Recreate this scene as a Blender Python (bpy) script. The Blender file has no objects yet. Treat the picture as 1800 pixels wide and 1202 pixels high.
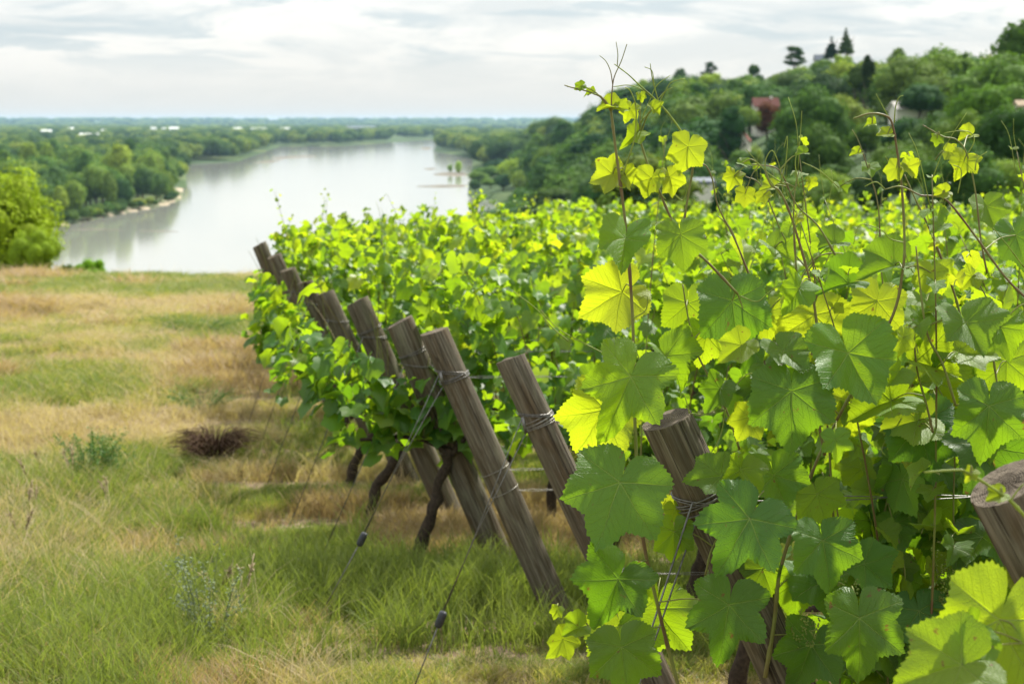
import bpy, math, random
import numpy as np
from mathutils import Vector, Matrix, Euler

R = math.radians
random.seed(7)
rng = np.random.default_rng(7)
C = bpy.context.scene
col = C.collection

# ------------------------------------------------------------------ camera
CAMZ = 2.0
PITCH = R(7.39)
FP = 3000.0                    # focal length in pixels of the 1800 px photograph (60 mm)
cam_d = bpy.data.cameras.new('camera')
cam = bpy.data.objects.new('camera', cam_d)
col.objects.link(cam)
cam.location = (0, 0, CAMZ)
cam.rotation_euler = (R(90) - PITCH, 0, 0)
cam_d.lens = 60
cam_d.sensor_width = 36
cam_d.clip_start = 0.05
cam_d.clip_end = 40000
cam_d.dof.use_dof = True
cam_d.dof.focus_distance = 3.45
cam_d.dof.aperture_fstop = 8.0
C.camera = cam

# ------------------------------------------------------------------ sun, sky, exposure
SUN_EL, SUN_AZ = R(50), R(32)        # azimuth measured from +y (view direction) towards +x
sd = Vector((math.sin(SUN_AZ) * math.cos(SUN_EL), math.cos(SUN_AZ) * math.cos(SUN_EL), math.sin(SUN_EL)))
sun_d = bpy.data.lights.new('sun', 'SUN')
sun_d.energy = 5.0
sun_d.angle = R(1.5)
sun_d.color = (1.0, 0.955, 0.87)
sun = bpy.data.objects.new('sun', sun_d)
sun.rotation_euler = sd.to_track_quat('Z', 'Y').to_euler()
sun.location = (0, 0, 60)
col.objects.link(sun)

C.view_settings.view_transform = 'Standard'
C.view_settings.look = 'None'
C.view_settings.gamma = 1
C.view_settings.use_curve_mapping = False
C.view_settings.exposure = 0.85
C.render.engine = 'CYCLES'
C.cycles.use_denoising = True
C.cycles.max_bounces = 9
C.cycles.diffuse_bounces = 4
C.cycles.transmission_bounces = 6
C.cycles.transparent_max_bounces = 6
C.cycles.volume_bounces = 0
C.cycles.sample_clamp_indirect = 6


class NT:
    """small helper round a node tree"""
    def __init__(s, t):
        s.t = t
        s.t.nodes.clear()

    def n(s, typ, _in=None, **kw):
        nd = s.t.nodes.new(typ)
        for k, v in kw.items():
            setattr(nd, k, v)
        for k, v in (_in or {}).items():
            s.set(nd.inputs[k], v)
        return nd

    def set(s, sock, v):
        if isinstance(v, bpy.types.NodeSocket):
            s.t.links.new(v, sock)
        elif isinstance(v, bpy.types.Node):
            s.t.links.new(v.outputs[0], sock)
        else:
            sock.default_value = v

    def m(s, op, a, b=None, c=None, clamp=False):
        nd = s.t.nodes.new('ShaderNodeMath')
        nd.operation = op
        nd.use_clamp = clamp
        s.set(nd.inputs[0], a)
        if b is not None:
            s.set(nd.inputs[1], b)
        if c is not None:
            s.set(nd.inputs[2], c)
        return nd.outputs[0]

    def mix(s, f, a, b, mode='MIX'):
        nd = s.t.nodes.new('ShaderNodeMix')
        nd.data_type = 'RGBA'
        nd.blend_type = mode
        s.set(nd.inputs[0], f)
        s.set(nd.inputs[6], a)
        s.set(nd.inputs[7], b)
        return nd.outputs[2]

    def ramp(s, f, stops, interp='LINEAR'):
        nd = s.t.nodes.new('ShaderNodeValToRGB')
        nd.color_ramp.interpolation = interp
        el = nd.color_ramp.elements
        el[0].position, el[0].color = stops[0][0], c4(stops[0][1])
        el[1].position, el[1].color = stops[1][0], c4(stops[1][1])
        for p, c in stops[2:]:
            e = el.new(p)
            e.color = c4(c)
        s.set(nd.inputs[0], f)
        return nd.outputs[0]

    def rng(s, v, a, b, c=0.0, d=1.0, smooth=True):
        nd = s.t.nodes.new('ShaderNodeMapRange')
        nd.interpolation_type = 'SMOOTHSTEP' if smooth else 'LINEAR'
        s.set(nd.inputs[0], v)
        for i, q in enumerate((a, b, c, d)):
            nd.inputs[i + 1].default_value = q
        return nd.outputs[0]

    def noise(s, vec, scale, detail=4, rough=0.55, dist=0.0):
        nd = s.t.nodes.new('ShaderNodeTexNoise')
        s.set(nd.inputs['Vector'], vec)
        nd.inputs['Scale'].default_value = scale
        nd.inputs['Detail'].default_value = detail
        nd.inputs['Roughness'].default_value = rough
        nd.inputs['Distortion'].default_value = dist
        return nd.outputs[0]


def c4(c):
    if isinstance(c, (int, float)):
        return (c, c, c, 1)
    return (c[0], c[1], c[2], 1)


world = bpy.data.worlds.new('World')
C.world = world
world.use_nodes = True
w = NT(world.node_tree)
sky = w.n('ShaderNodeTexSky', sky_type='NISHITA', sun_disc=False, sun_elevation=SUN_EL, sun_rotation=SUN_AZ)
tc = w.n('ShaderNodeTexCoord')
mp = w.n('ShaderNodeMapping', {'Vector': tc.outputs['Generated'], 'Scale': (1.0, 1.0, 6.0)})
n1 = w.noise(mp.outputs[0], 8.0, 8, 0.60, 0.5)
mp2 = w.n('ShaderNodeMapping', {'Vector': tc.outputs['Generated'], 'Scale': (1.0, 1.0, 4.0), 'Location': (3.1, 1.7, 0.4)})
n2 = w.noise(mp2.outputs[0], 11.0, 6, 0.6, 0.4)
sep = w.n('ShaderNodeSeparateXYZ', {'Vector': tc.outputs['Generated']})
low = w.rng(sep.outputs[2], 0.012, 0.045)                         # thin veil at the horizon, broken cloud above
patch = w.m('MULTIPLY', w.rng(n1, 0.50, 0.61), low)
cl = w.mix(w.rng(n2, 0.38, 0.62), c4((0.72, 0.755, 0.765)), c4((0.93, 0.92, 0.89)))
cl = w.mix(w.m('MULTIPLY', patch, 0.75), cl, c4((0.53, 0.625, 0.68)))
cl = w.mix(w.rng(sep.outputs[2], 0.05, 0.0), cl, c4((0.76, 0.775, 0.765)))
bg1 = w.n('ShaderNodeBackground', {'Color': sky.outputs[0], 'Strength': 0.09})
# like any clouded sky it grows steadily brighter from the horizon to the zenith
up_ = w.m('MULTIPLY', w.m('ADD', 1.0, w.m('MULTIPLY', w.m('MAXIMUM', sep.outputs[2], 0.0), 1.15)), 0.585)
bg2 = w.n('ShaderNodeBackground', {'Color': cl, 'Strength': up_})
cover = w.n('ShaderNodeMixShader', {0: 0.9, 1: bg1, 2: bg2})
w.n('ShaderNodeOutputWorld', {'Surface': cover})


# ------------------------------------------------------------------ general helpers
def at(px, py, d):
    """point at depth d (metres along +y) that the photograph shows at pixel px, py"""
    cx, cy = (px - 900) / FP, (601 - py) / FP
    fy = math.cos(PITCH) + cy * math.sin(PITCH)
    fz = -math.sin(PITCH) + cy * math.cos(PITCH)
    return Vector((cx / fy * d, d, CAMZ + fz / fy * d))


def on_level(px, py, z):
    cy = (601 - py) / FP
    fy = math.cos(PITCH) + cy * math.sin(PITCH)
    fz = -math.sin(PITCH) + cy * math.cos(PITCH)
    d = (z - CAMZ) / (fz / fy)
    return at(px, py, d)


def ss(a, b, x):
    t = np.clip((x - a) / (b - a), 0, 1)
    return t * t * (3 - 2 * t)


def hsh(ix, iy, s):
    v = np.sin(ix * 127.1 + iy * 311.7 + s * 74.7) * 43758.5453
    return v - np.floor(v)


def vnoise(x, y, s=0):
    x = np.asarray(x, float)
    y = np.asarray(y, float)
    ix, iy = np.floor(x), np.floor(y)
    fx, fy = x - ix, y - iy
    fx, fy = fx * fx * (3 - 2 * fx), fy * fy * (3 - 2 * fy)
    a, b = hsh(ix, iy, s), hsh(ix + 1, iy, s)
    c, d = hsh(ix, iy + 1, s), hsh(ix + 1, iy + 1, s)
    return a + (b - a) * fx + (c - a) * fy + (a - b - c + d) * fx * fy


def fbm(x, y, s=0, o=4):
    t, a, n = 0, 1.0, 0
    for i in range(o):
        t = t + a * vnoise(np.asarray(x) * 2 ** i, np.asarray(y) * 2 ** i, s + i * 13)
        n += a
        a *= 0.5
    return t / n


def tag(o, label=None, cat=None, group=None, kind=None):
    if label:
        o['label'] = label
    if cat:
        o['category'] = cat
    if group:
        o['group'] = group
    if kind:
        o['kind'] = kind
    return o


def empty(name, loc, label=None, cat=None, group=None):
    o = bpy.data.objects.new(name, None)
    o.empty_display_size = 0.2
    o.location = loc
    col.objects.link(o)
    return tag(o, label, cat, group)


def mesh(name, V, F, mats=(), smooth=True, uv=None, midx=None, attrs=None):
    me = bpy.data.meshes.new(name)
    me.from_pydata([tuple(v) for v in V] if not isinstance(V, np.ndarray) else V.tolist(), [], F)
    for m in (mats if isinstance(mats, (list, tuple)) else [mats]):
        me.materials.append(m)
    if smooth:
        me.polygons.foreach_set('use_smooth', [True] * len(me.polygons))
    if midx is not None:
        me.polygons.foreach_set('material_index', midx)
    if uv is not None:
        lay = me.uv_layers.new(name='UVMap')
        li = np.zeros(len(me.loops), dtype=np.int32)
        me.loops.foreach_get('vertex_index', li)
        lay.data.foreach_set('uv', np.asarray(uv, dtype=np.float32)[li].ravel())
    for k, a in (attrs or {}).items():
        at_ = me.attributes.new(k, 'FLOAT', 'POINT')
        at_.data.foreach_set('value', np.asarray(a, dtype=np.float32))
    me.update()
    return me


def fastmesh(name, V, F, mats=(), smooth=False, uv=None, attrs=None):
    """all faces have the same number of corners; V (n,3), F (m,k) arrays"""
    me = bpy.data.meshes.new(name)
    V = np.ascontiguousarray(V, dtype=np.float32)
    F = np.ascontiguousarray(F, dtype=np.int32)
    m, k = F.shape
    me.vertices.add(len(V))
    me.vertices.foreach_set('co', V.ravel())
    me.loops.add(m * k)
    me.loops.foreach_set('vertex_index', F.ravel())
    me.polygons.add(m)
    me.polygons.foreach_set('loop_start', np.arange(0, m * k, k, dtype=np.int32))
    me.polygons.foreach_set('loop_total', np.full(m, k, dtype=np.int32))
    for q in (mats if isinstance(mats, (list, tuple)) else [mats]):
        me.materials.append(q)
    me.polygons.foreach_set('use_smooth', np.full(m, smooth))
    if uv is not None:
        lay = me.uv_layers.new(name='UVMap')
        lay.data.foreach_set('uv', np.asarray(uv, dtype=np.float32)[F.ravel()].ravel())
    for kk, a in (attrs or {}).items():
        at_ = me.attributes.new(kk, 'FLOAT', 'POINT')
        at_.data.foreach_set('value', np.asarray(a, dtype=np.float32))
    me.update(calc_edges=True)
    return me


def obj(name, me, parent=None, loc=None):
    o = bpy.data.objects.new(name, me)
    col.objects.link(o)
    if parent is not None:
        o.parent = parent
    if loc is not None:
        o.location = loc
    return o


class Tubes:
    """collects tapered tubes into one mesh"""
    def __init__(s):
        s.V, s.F = [], []

    def add(s, pts, radii, sides=6, cap=True):
        pts = [Vector(p) for p in pts]
        n = len(pts)
        if isinstance(radii, (int, float)):
            radii = [radii] * n
        base = len(s.V)
        t0 = (pts[1] - pts[0]).normalized()
        ref = Vector((0, 0, 1)) if abs(t0.z) < 0.9 else Vector((1, 0, 0))
        u = t0.cross(ref).normalized()
        for i in range(n):
            if i == 0:
                t = t0
            elif i == n - 1:
                t = (pts[i] - pts[i - 1]).normalized()
            else:
                t = (pts[i + 1] - pts[i - 1]).normalized()
            u = (u - t * u.dot(t))
            u = u.normalized() if u.length > 1e-6 else t.orthogonal().normalized()
            v = t.cross(u)
            for k in range(sides):
                a = 2 * math.pi * k / sides
                s.V.append(tuple(pts[i] + (u * math.cos(a) + v * math.sin(a)) * radii[i]))
        for i in range(n - 1):
            for k in range(sides):
                a, b = base + i * sides + k, base + i * sides + (k + 1) % sides
                s.F.append((a, b, b + sides, a + sides))
        if cap:
            s.F.append(tuple(base + k for k in reversed(range(sides))))
            s.F.append(tuple(base + (n - 1) * sides + k for k in range(sides)))

    def mesh(s, name, mat, smooth=True):
        return mesh(name, s.V, s.F, mat, smooth)


def spline(pts, n=6):
    """Catmull-Rom through pts"""
    P = [Vector(p) for p in pts]
    P = [P[0] * 2 - P[1]] + P + [P[-1] * 2 - P[-2]]
    out = []
    for i in range(1, len(P) - 2):
        for k in range(n):
            t = k / n
            a, b, c, d = P[i - 1], P[i], P[i + 1], P[i + 2]
            out.append(0.5 * ((2 * b) + (c - a) * t + (2 * a - 5 * b + 4 * c - d) * t * t + (3 * b - a - 3 * c + d) * t ** 3))
    out.append(P[-2])
    return out


def new_mat(name):
    m = bpy.data.materials.new(name)
    m.use_nodes = True
    return m, NT(m.node_tree)


# ------------------------------------------------------------------ terrain height
WATER = -38.0
PX = [-1000, 0, 430, 820, 900, 1000, 1100, 1250, 1400, 1600, 1800, 2800]
RR = [22, 28, 35, 60, 120, 200, 300, 450, 600, 800, 1100, 1500, 2200, 4000, 9000, 12500, 16000]
LEFT = [-2.3, -2.50, -3.7, -9, -22, -32, -38, -39, -39, -39, -39, -39, -39, -39, -38, -2, 4]
TB = {
    -1000: LEFT, 0: LEFT, 430: LEFT, 820: LEFT,
    900: [-2.3, -2.50, -3.6, -8, -19, -30, -36, -38, -38, -37, -32, -34, -37, -39, -38, -2, 4],
    1000: [-2.3, -2.5, -3.4, -7, -16, -26, -32, -34, -31, -23, -14, -14, -30, -38, -38, -2, 4],
    1100: [-2.25, -2.5, -3.2, -6, -12, -19, -24, -19, -9, 2, 8, 8, -10, -36, -38, -2, 4],
    1250: [-2.2, -2.5, -3.2, -5.5, -10, -15, -16, -8, 0, 6, 7, 5, -8, -34, -38, -2, 4],
    1400: [-2.2, -2.5, -3.2, -5, -8, -11, -9, -1, 5, 7, 7, 4, -5, -30, -38, -2, 4],
    1600: [-2.2, -2.5, -3.2, -4.5, -7, -8, -4, 2, 5, 5, 4, 0, -5, -25, -38, -2, 4],
    1800: [-2.2, -2.5, -3.2, -4.5, -6, -5, -2, 1, 2, 2, 2, 0, -5, -20, -38, -2, 4],
    2800: [-2.2, -2.5, -3.2, -4.5, -6, -5, -2, 1, 2, 2, 2, 0, -5, -20, -38, -2, 4],
}
TAB = np.array([TB[p] for p in PX]) + CAMZ
# vineyard plateau profile along y
GY = [-50, 0, 5, 5.6, 6.7, 7.8, 8.9, 10, 14, 18, 22, 28]
GZ = [0.3, 0.1, 0.06, 0.05, -0.015, -0.086, -0.13, -0.15, -0.2, -0.25, -0.3, -0.48]

RIV_L = [(-900, 520), (-300, 440), (-60, 412), (60, 402), (110, 398), (150, 391), (193, 381), (233, 373), (293, 362), (318, 350),
         (326, 330), (327, 305), (333, 289), (420, 284), (433, 279), (470, 266), (493, 258), (600, 257), (755, 246)]
RIV_R = [(765, 247), (766, 256), (762, 266), (800, 273), (836, 281), (832, 300), (828, 318), (822, 345)]
rivL = [on_level(a, b, WATER) for a, b in RIV_L]
rivR = [on_level(a, b, WATER) for a, b in RIV_R]
RIV = [(p.x, p.y) for p in rivL] + [(p.x, p.y) for p in rivR] + [(2, 820), (10, 640), (-5, 480), (-60, 370), (-200, 320), (-500, 290), (-1200, 260)]
RIV = np.array(RIV)


def riv_sd(x, y):
    """signed distance to the river outline, negative inside"""
    x, y = np.asarray(x, float), np.asarray(y, float)
    d2 = np.full(x.shape, 1e18)
    ins = np.zeros(x.shape, bool)
    n = len(RIV)
    for i in range(n):
        ax, ay = RIV[i]
        bx, by = RIV[(i + 1) % n]
        ex, ey = bx - ax, by - ay
        t = np.clip(((x - ax) * ex + (y - ay) * ey) / (ex * ex + ey * ey), 0, 1)
        d2 = np.minimum(d2, (x - ax - ex * t) ** 2 + (y - ay - ey * t) ** 2)
        cr = (ay > y) != (by > y)
        with np.errstate(divide='ignore', invalid='ignore'):
            xi = ax + (y - ay) / (by - ay + 1e-12) * ex
        ins ^= cr & (x < xi)
    d = np.sqrt(d2)
    return np.where(ins, -d, d)


def height(x, y):
    x, y = np.atleast_1d(np.asarray(x, float)), np.atleast_1d(np.asarray(y, float))
    r = np.hypot(x, y)
    yy = np.maximum(y, 1e-3)
    px = np.where(y > 1e-3, 900 + FP * x / yy, np.where(x > 0, 2800, -1000))
    px = np.clip(px, -1000, 2800)
    i = np.clip(np.searchsorted(PX, px) - 1, 0, len(PX) - 2)
    P = np.array(PX, float)
    u = (px - P[i]) / (P[i + 1] - P[i])
    u = u * u * (3 - 2 * u)
    L = np.log(np.array(RR, float))
    lr = np.clip(np.log(np.maximum(r, 0.01)), L[0], L[-1])
    j = np.clip(np.searchsorted(L, lr) - 1, 0, len(RR) - 2)
    v = (lr - L[j]) / (L[j + 1] - L[j])
    far = (TAB[i, j] * (1 - u) + TAB[i + 1, j] * u) * (1 - v) + (TAB[i, j + 1] * (1 - u) + TAB[i + 1, j + 1] * u) * v
    near = np.interp(y, GY, GZ)
    k = ss(22, 32, r)
    z = near * (1 - k) + far * k
    back = ss(0.25, -0.15, y / np.maximum(r, 1e-3)) if False else np.clip((0.25 - y / np.maximum(r, 1e-3)) / 0.4, 0, 1)
    z = z * (1 - back) + 0.0 * back
    z = z + 0.05 * (fbm(x * 0.5, y * 0.5, 3) - 0.5) * np.clip(r / 6, 0, 1)
    z = z + 5.0 * (fbm(x / 60, y / 60, 5) - 0.5) * ss(60, 250, r) * (z > WATER + 5)
    m = (r > 150)
    if m.any():
        s = np.full(r.shape, 1e4)
        s[m] = riv_sd(x[m], y[m])
        z = np.where(s < 0, WATER - 2.0 * np.clip(-s / 8, 0.15, 1), z)
        z = np.where((s >= 0) & (z < WATER + 1.2), WATER + 0.25 + 1.2 * np.clip(s / 14, 0, 1), z)
    return z


def hz(x, y):
    return float(height(x, y)[0])


def gp(px, py):
    """point where the ray through pixel px, py meets the near ground"""
    d = 6.0
    for _ in range(30):
        p = on_level(px, py, hz(*on_xy(px, py, d)))
        d = d * 0.4 + p.y * 0.6
    q = at(px, py, d)
    return q


def on_xy(px, py, d):
    q = at(px, py, d)
    return q.x, q.y


# ------------------------------------------------------------------ materials
def leaf_material(name, source, detail):
    m, t = new_mat(name)
    if source == 'object':
        oi = t.n('ShaderNodeObjectInfo')
        sc = t.n('ShaderNodeSeparateColor', {0: oi.outputs['Color']})
        tone, rnd = sc.outputs[0], oi.outputs['Random']
    else:
        a = t.n('ShaderNodeAttribute', attribute_name='tone')
        b = t.n('ShaderNodeAttribute', attribute_name='rnd')
        tone, rnd = a.outputs['Fac'], b.outputs['Fac']
    refl = t.ramp(tone, [(0.0, (0.040, 0.115, 0.022)), (1.0, (0.22, 0.28, 0.030)), (0.45, (0.062, 0.155, 0.016)), (0.75, (0.12, 0.215, 0.020))])
    tran = t.ramp(tone, [(0.0, (0.13, 0.30, 0.008)), (1.0, (0.57, 0.65, 0.014)), (0.45, (0.32, 0.50, 0.008)), (0.75, (0.45, 0.60, 0.010))])
    hs = t.n('ShaderNodeHueSaturation', {'Hue': t.rng(rnd, 0, 1, 0.488, 0.512, False), 'Saturation': 1.0, 'Value': t.rng(rnd, 0, 1, 0.82, 1.18, False), 'Color': refl})
    refl = hs.outputs[0]
    geo = t.n('ShaderNodeNewGeometry')
    pale = t.mix(0.55, refl, c4((0.17, 0.25, 0.10)))
    refl = t.mix(geo.outputs['Backfacing'], refl, pale)
    bump = None
    if detail:
        uv = t.n('ShaderNodeUVMap', uv_map='UVMap')
        sx = t.n('ShaderNodeSeparateXYZ', {0: uv.outputs[0]})
        x = t.m('MULTIPLY', t.m('SUBTRACT', sx.outputs[0], 0.5), 3.0)
        y = t.m('MULTIPLY', t.m('SUBTRACT', sx.outputs[1], 0.5), 3.0)
        # gentle wobble so the veins are not ruler-straight
        wob = t.noise(uv.outputs[0], 6.0, 2, 0.5)
        x = t.m('ADD', x, t.m('MULTIPLY', t.m('SUBTRACT', wob, 0.5), 0.09))
        tmin, ssel = None, None
        for ang in (0, 50, -50, 108, -108):
            dx, dy = math.sin(R(ang)), math.cos(R(ang))
            s_ = t.m('ADD', t.m('MULTIPLY', x, dx), t.m('MULTIPLY', y, dy))
            q_ = t.m('ABSOLUTE', t.m('SUBTRACT', t.m('MULTIPLY', x, dy), t.m('MULTIPLY', y, dx)))
            q_ = t.m('ADD', q_, t.m('MULTIPLY', t.m('LESS_THAN', s_, 0.0), 9.0))
            if tmin is None:
                tmin, ssel = q_, s_
            else:
                less = t.m('LESS_THAN', q_, tmin)
                ssel = t.m('ADD', t.m('MULTIPLY', s_, less), t.m('MULTIPLY', ssel, t.m('SUBTRACT', 1.0, less)))
                tmin = t.m('MINIMUM', q_, tmin)
        wdt = t.m('MAXIMUM', t.m('SUBTRACT', 0.022, t.m('MULTIPLY', ssel, 0.016)), 0.006)
        main = t.m('SUBTRACT', 1.0, t.m('DIVIDE', tmin, wdt), clamp=True)
        fr = t.m('FRACT', t.m('MULTIPLY', t.m('SUBTRACT', ssel, t.m('MULTIPLY', tmin, 1.15)), 6.5))
        tri = t.m('ABSOLUTE', t.m('SUBTRACT', fr, 0.5))
        sec = t.m('SUBTRACT', 1.0, t.m('DIVIDE', tri, 0.055), clamp=True)
        sec = t.m('MULTIPLY', sec, t.m('SUBTRACT', 1.0, t.m('MULTIPLY', tmin, 2.2), clamp=True))
        vein = t.m('MAXIMUM', main, t.m('MULTIPLY', sec, 0.55))
        nse = t.noise(uv.outputs[0], 14, 4, 0.6)
        refl = t.mix(t.rng(nse, 0.35, 0.7, 0.0, 0.32), refl, t.mix(0.5, refl, c4((0.12, 0.17, 0.03))))
        spn = t.noise(t.n('ShaderNodeVectorMath', {0: uv.outputs[0], 1: t.n('ShaderNodeCombineXYZ', {0: t.m('MULTIPLY', rnd, 19.0), 1: t.m('MULTIPLY', rnd, 7.0)})}, operation='ADD').outputs[0], 9, 3, 0.6)
        spot = t.m('MULTIPLY', t.rng(spn, 0.665, 0.71), 0.8)
        refl = t.mix(spot, refl, c4((0.16, 0.085, 0.03)))
        tran = t.mix(spot, tran, c4((0.22, 0.10, 0.02)))
        refl = t.mix(t.m('MULTIPLY', vein, 0.8), refl, c4((0.32, 0.42, 0.12)))
        tran = t.mix(t.m('MULTIPLY', vein, 0.45), tran, t.mix(1.0, tran, c4((0.62, 0.68, 0.5)), 'MULTIPLY'))
        # blade puffs up between the veins; cell-like fine relief
        vor = t.n('ShaderNodeTexVoronoi', {'Vector': uv.outputs[0], 'Scale': 62.0}, feature='DISTANCE_TO_EDGE')
        fine = t.rng(vor.outputs['Distance'], 0.0, 0.12, 0.0, 0.13)
        hgt = t.m('SUBTRACT', fine, t.m('MULTIPLY', vein, 1.0))
        bump = t.n('ShaderNodeBump', {'Strength': 0.8, 'Distance': 0.003, 'Height': hgt})
    p = t.n('ShaderNodeBsdfPrincipled', {'Base Color': refl, 'Roughness': 0.5, 'Specular IOR Level': 0.45})
    tr = t.n('ShaderNodeBsdfTranslucent', {'Color': tran})
    if bump:
        t.set(p.inputs['Normal'], bump)
        t.set(tr.inputs['Normal'], bump)
    mx = t.n('ShaderNodeMixShader', {0: 0.5, 1: p, 2: tr})
    t.n('ShaderNodeOutputMaterial', {'Surface': mx})
    return m


M = {}
M['leaf'] = leaf_material('vine_leaf', 'object', True)
M['leaf_plain'] = leaf_material('vine_leaf_soft', 'object', False)
M['foliage'] = leaf_material('vine_foliage', 'mesh', False)


def simple(name, colr, rough=0.7, spec=0.3, scale=30, var=0.3, bump=0.0, metal=0.0, trans=0.0):
    m, t = new_mat(name)
    tcn = t.n('ShaderNodeTexCoord')
    n = t.noise(tcn.outputs['Object'], scale, 5, 0.6)
    a = tuple(c * (1 - var) for c in colr)
    b = tuple(min(1, c * (1 + var)) for c in colr)
    cc = t.ramp(n, [(0.3, a), (0.7, b)])
    p = t.n('ShaderNodeBsdfPrincipled', {'Base Color': cc, 'Roughness': rough, 'Specular IOR Level': spec, 'Metallic': metal})
    if bump:
        bm = t.n('ShaderNodeBump', {'Strength': 1.0, 'Distance': bump, 'Height': n})
        t.set(p.inputs['Normal'], bm)
    sh = p
    if trans:
        tr = t.n('ShaderNodeBsdfTranslucent', {'Color': cc})
        sh = t.n('ShaderNodeMixShader', {0: trans, 1: p, 2: tr})
    t.n('ShaderNodeOutputMaterial', {'Surface': sh})
    return m


M['bark'] = simple('vine_bark', (0.045, 0.033, 0.024), 0.9, 0.15, 60, 0.5, 0.004)
M['treebark'] = simple('tree_bark', (0.11, 0.085, 0.06), 0.9, 0.15, 3, 0.4, 0.05)
M['wire'] = simple('wire_metal', (0.16, 0.155, 0.145), 0.45, 0.5, 80, 0.4, 0, 0.75)
M['wire_pale'] = simple('galvanised_wire', (0.27, 0.26, 0.23), 0.45, 0.5, 80, 0.3, 0, 0.8)
M['plastic'] = simple('dark_tensioner', (0.03, 0.034, 0.04), 0.55, 0.4, 50, 0.3)
M['flowers'] = simple('vine_flower', (0.20, 0.26, 0.05), 0.6, 0.3, 40, 0.3, 0, 0, 0.3)
M['tendril'] = simple('tendril_green', (0.26, 0.33, 0.05), 0.5, 0.4, 40, 0.3, 0, 0, 0.35)
M['petiole'] = simple('petiole_green', (0.22, 0.24, 0.06), 0.5, 0.4, 40, 0.35, 0, 0, 0.25)
M['mud'] = simple('islet_mud', (0.13, 0.115, 0.085), 0.9, 0.2, 0.15, 0.3)
M['sand'] = simple('bank_sand', (0.40, 0.32, 0.23), 0.95, 0.1, 0.15, 0.3)
M['wall'] = simple('pale_render', (0.66, 0.62, 0.54), 0.9, 0.1, 0.6, 0.12)
M['white_wall'] = simple('white_cladding', (0.80, 0.80, 0.78), 0.7, 0.2, 0.6, 0.06)
M['roof_red'] = simple('clay_tiles', (0.17, 0.075, 0.06), 0.9, 0.1, 2.5, 0.35, 0.05)
M['roof_slate'] = simple('slate_roof', (0.10, 0.12, 0.15), 0.7, 0.3, 2.5, 0.3, 0.03)
M['pane'] = simple('window_glass', (0.04, 0.05, 0.06), 0.15, 0.6, 1, 0.2)
M['road'] = simple('pale_gravel', (0.55, 0.50, 0.44), 0.95, 0.1, 0.4, 0.15)
M['weed_dry'] = simple('dead_stems', (0.12, 0.075, 0.05), 0.9, 0.1, 20, 0.45, 0, 0, 0.15)
M['weed_green'] = simple('weed_green', (0.075, 0.17, 0.022), 0.6, 0.3, 20, 0.4, 0, 0, 0.35)
M['weed_grey'] = simple('weed_grey_green', (0.16, 0.20, 0.11), 0.7, 0.2, 20, 0.3, 0, 0, 0.3)
M['seed'] = simple('seed_head', (0.42, 0.34, 0.21), 0.9, 0.1, 60, 0.25, 0, 0, 0.25)

# cane bark: green young to reddish brown
m, t = new_mat('cane_skin')
tcn = t.n('ShaderNodeTexCoord')
nn = t.noise(tcn.outputs['Object'], 9, 3)
cc = t.ramp(nn, [(0.36, (0.12, 0.07, 0.03)), (0.58, (0.17, 0.19, 0.045))])
p = t.n('ShaderNodeBsdfPrincipled', {'Base Color': cc, 'Roughness': 0.5, 'Specular IOR Level': 0.4})
t.n('ShaderNodeOutputMaterial', {'Surface': p})
M['cane'] = m

# weathered round post
m, t = new_mat('weathered_post')
uvn = t.n('ShaderNodeUVMap', uv_map='UVMap')
tcn = t.n('ShaderNodeTexCoord')
oi = t.n('ShaderNodeObjectInfo')
off = t.n('ShaderNodeCombineXYZ', {0: t.m('MULTIPLY', oi.outputs['Random'], 7.0), 1: t.m('MULTIPLY', oi.outputs['Random'], 13.0)})
mpx = t.n('ShaderNodeMapping', {'Vector': tcn.outputs['Object'], 'Scale': (1, 1, 0.05)})
vv = t.n('ShaderNodeVectorMath', {0: mpx.outputs[0], 1: off.outputs[0]}, operation='ADD')
grain = t.noise(vv.outputs[0], 110, 6, 0.65, 0.3)
mpb = t.n('ShaderNodeMapping', {'Vector': tcn.outputs['Object'], 'Scale': (1, 1, 0.25)})
vb = t.n('ShaderNodeVectorMath', {0: mpb.outputs[0], 1: off.outputs[0]}, operation='ADD')
blot = t.noise(vb.outputs[0], 17, 4, 0.6, 0.6)
base = t.ramp(grain, [(0.28, (0.045, 0.035, 0.023)), (0.72, (0.215, 0.19, 0.145)), (0.5, (0.112, 0.096, 0.069))])
base = t.mix(t.rng(blot, 0.45, 0.68, 0, 0.75), base, t.mix(1.0, base, c4((0.66, 0.52, 0.38)), 'MULTIPLY'))
base = t.mix(t.rng(blot, 0.46, 0.30, 0, 0.55), base, c4((0.17, 0.165, 0.11)))
ck = t.n('ShaderNodeMapping', {'Vector': tcn.outputs['Object'], 'Scale': (1, 1, 0.022)})
vc = t.n('ShaderNodeVectorMath', {0: ck.outputs[0], 1: off.outputs[0]}, operation='ADD')
cn = t.noise(vc.outputs[0], 26, 3, 0.5, 0.2)
crack = t.rng(t.m('ABSOLUTE', t.m('SUBTRACT', cn, 0.5)), 0.010, 0.0)
base = t.mix(t.m('MULTIPLY', crack, 0.8), base, c4((0.03, 0.022, 0.016)))
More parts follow.
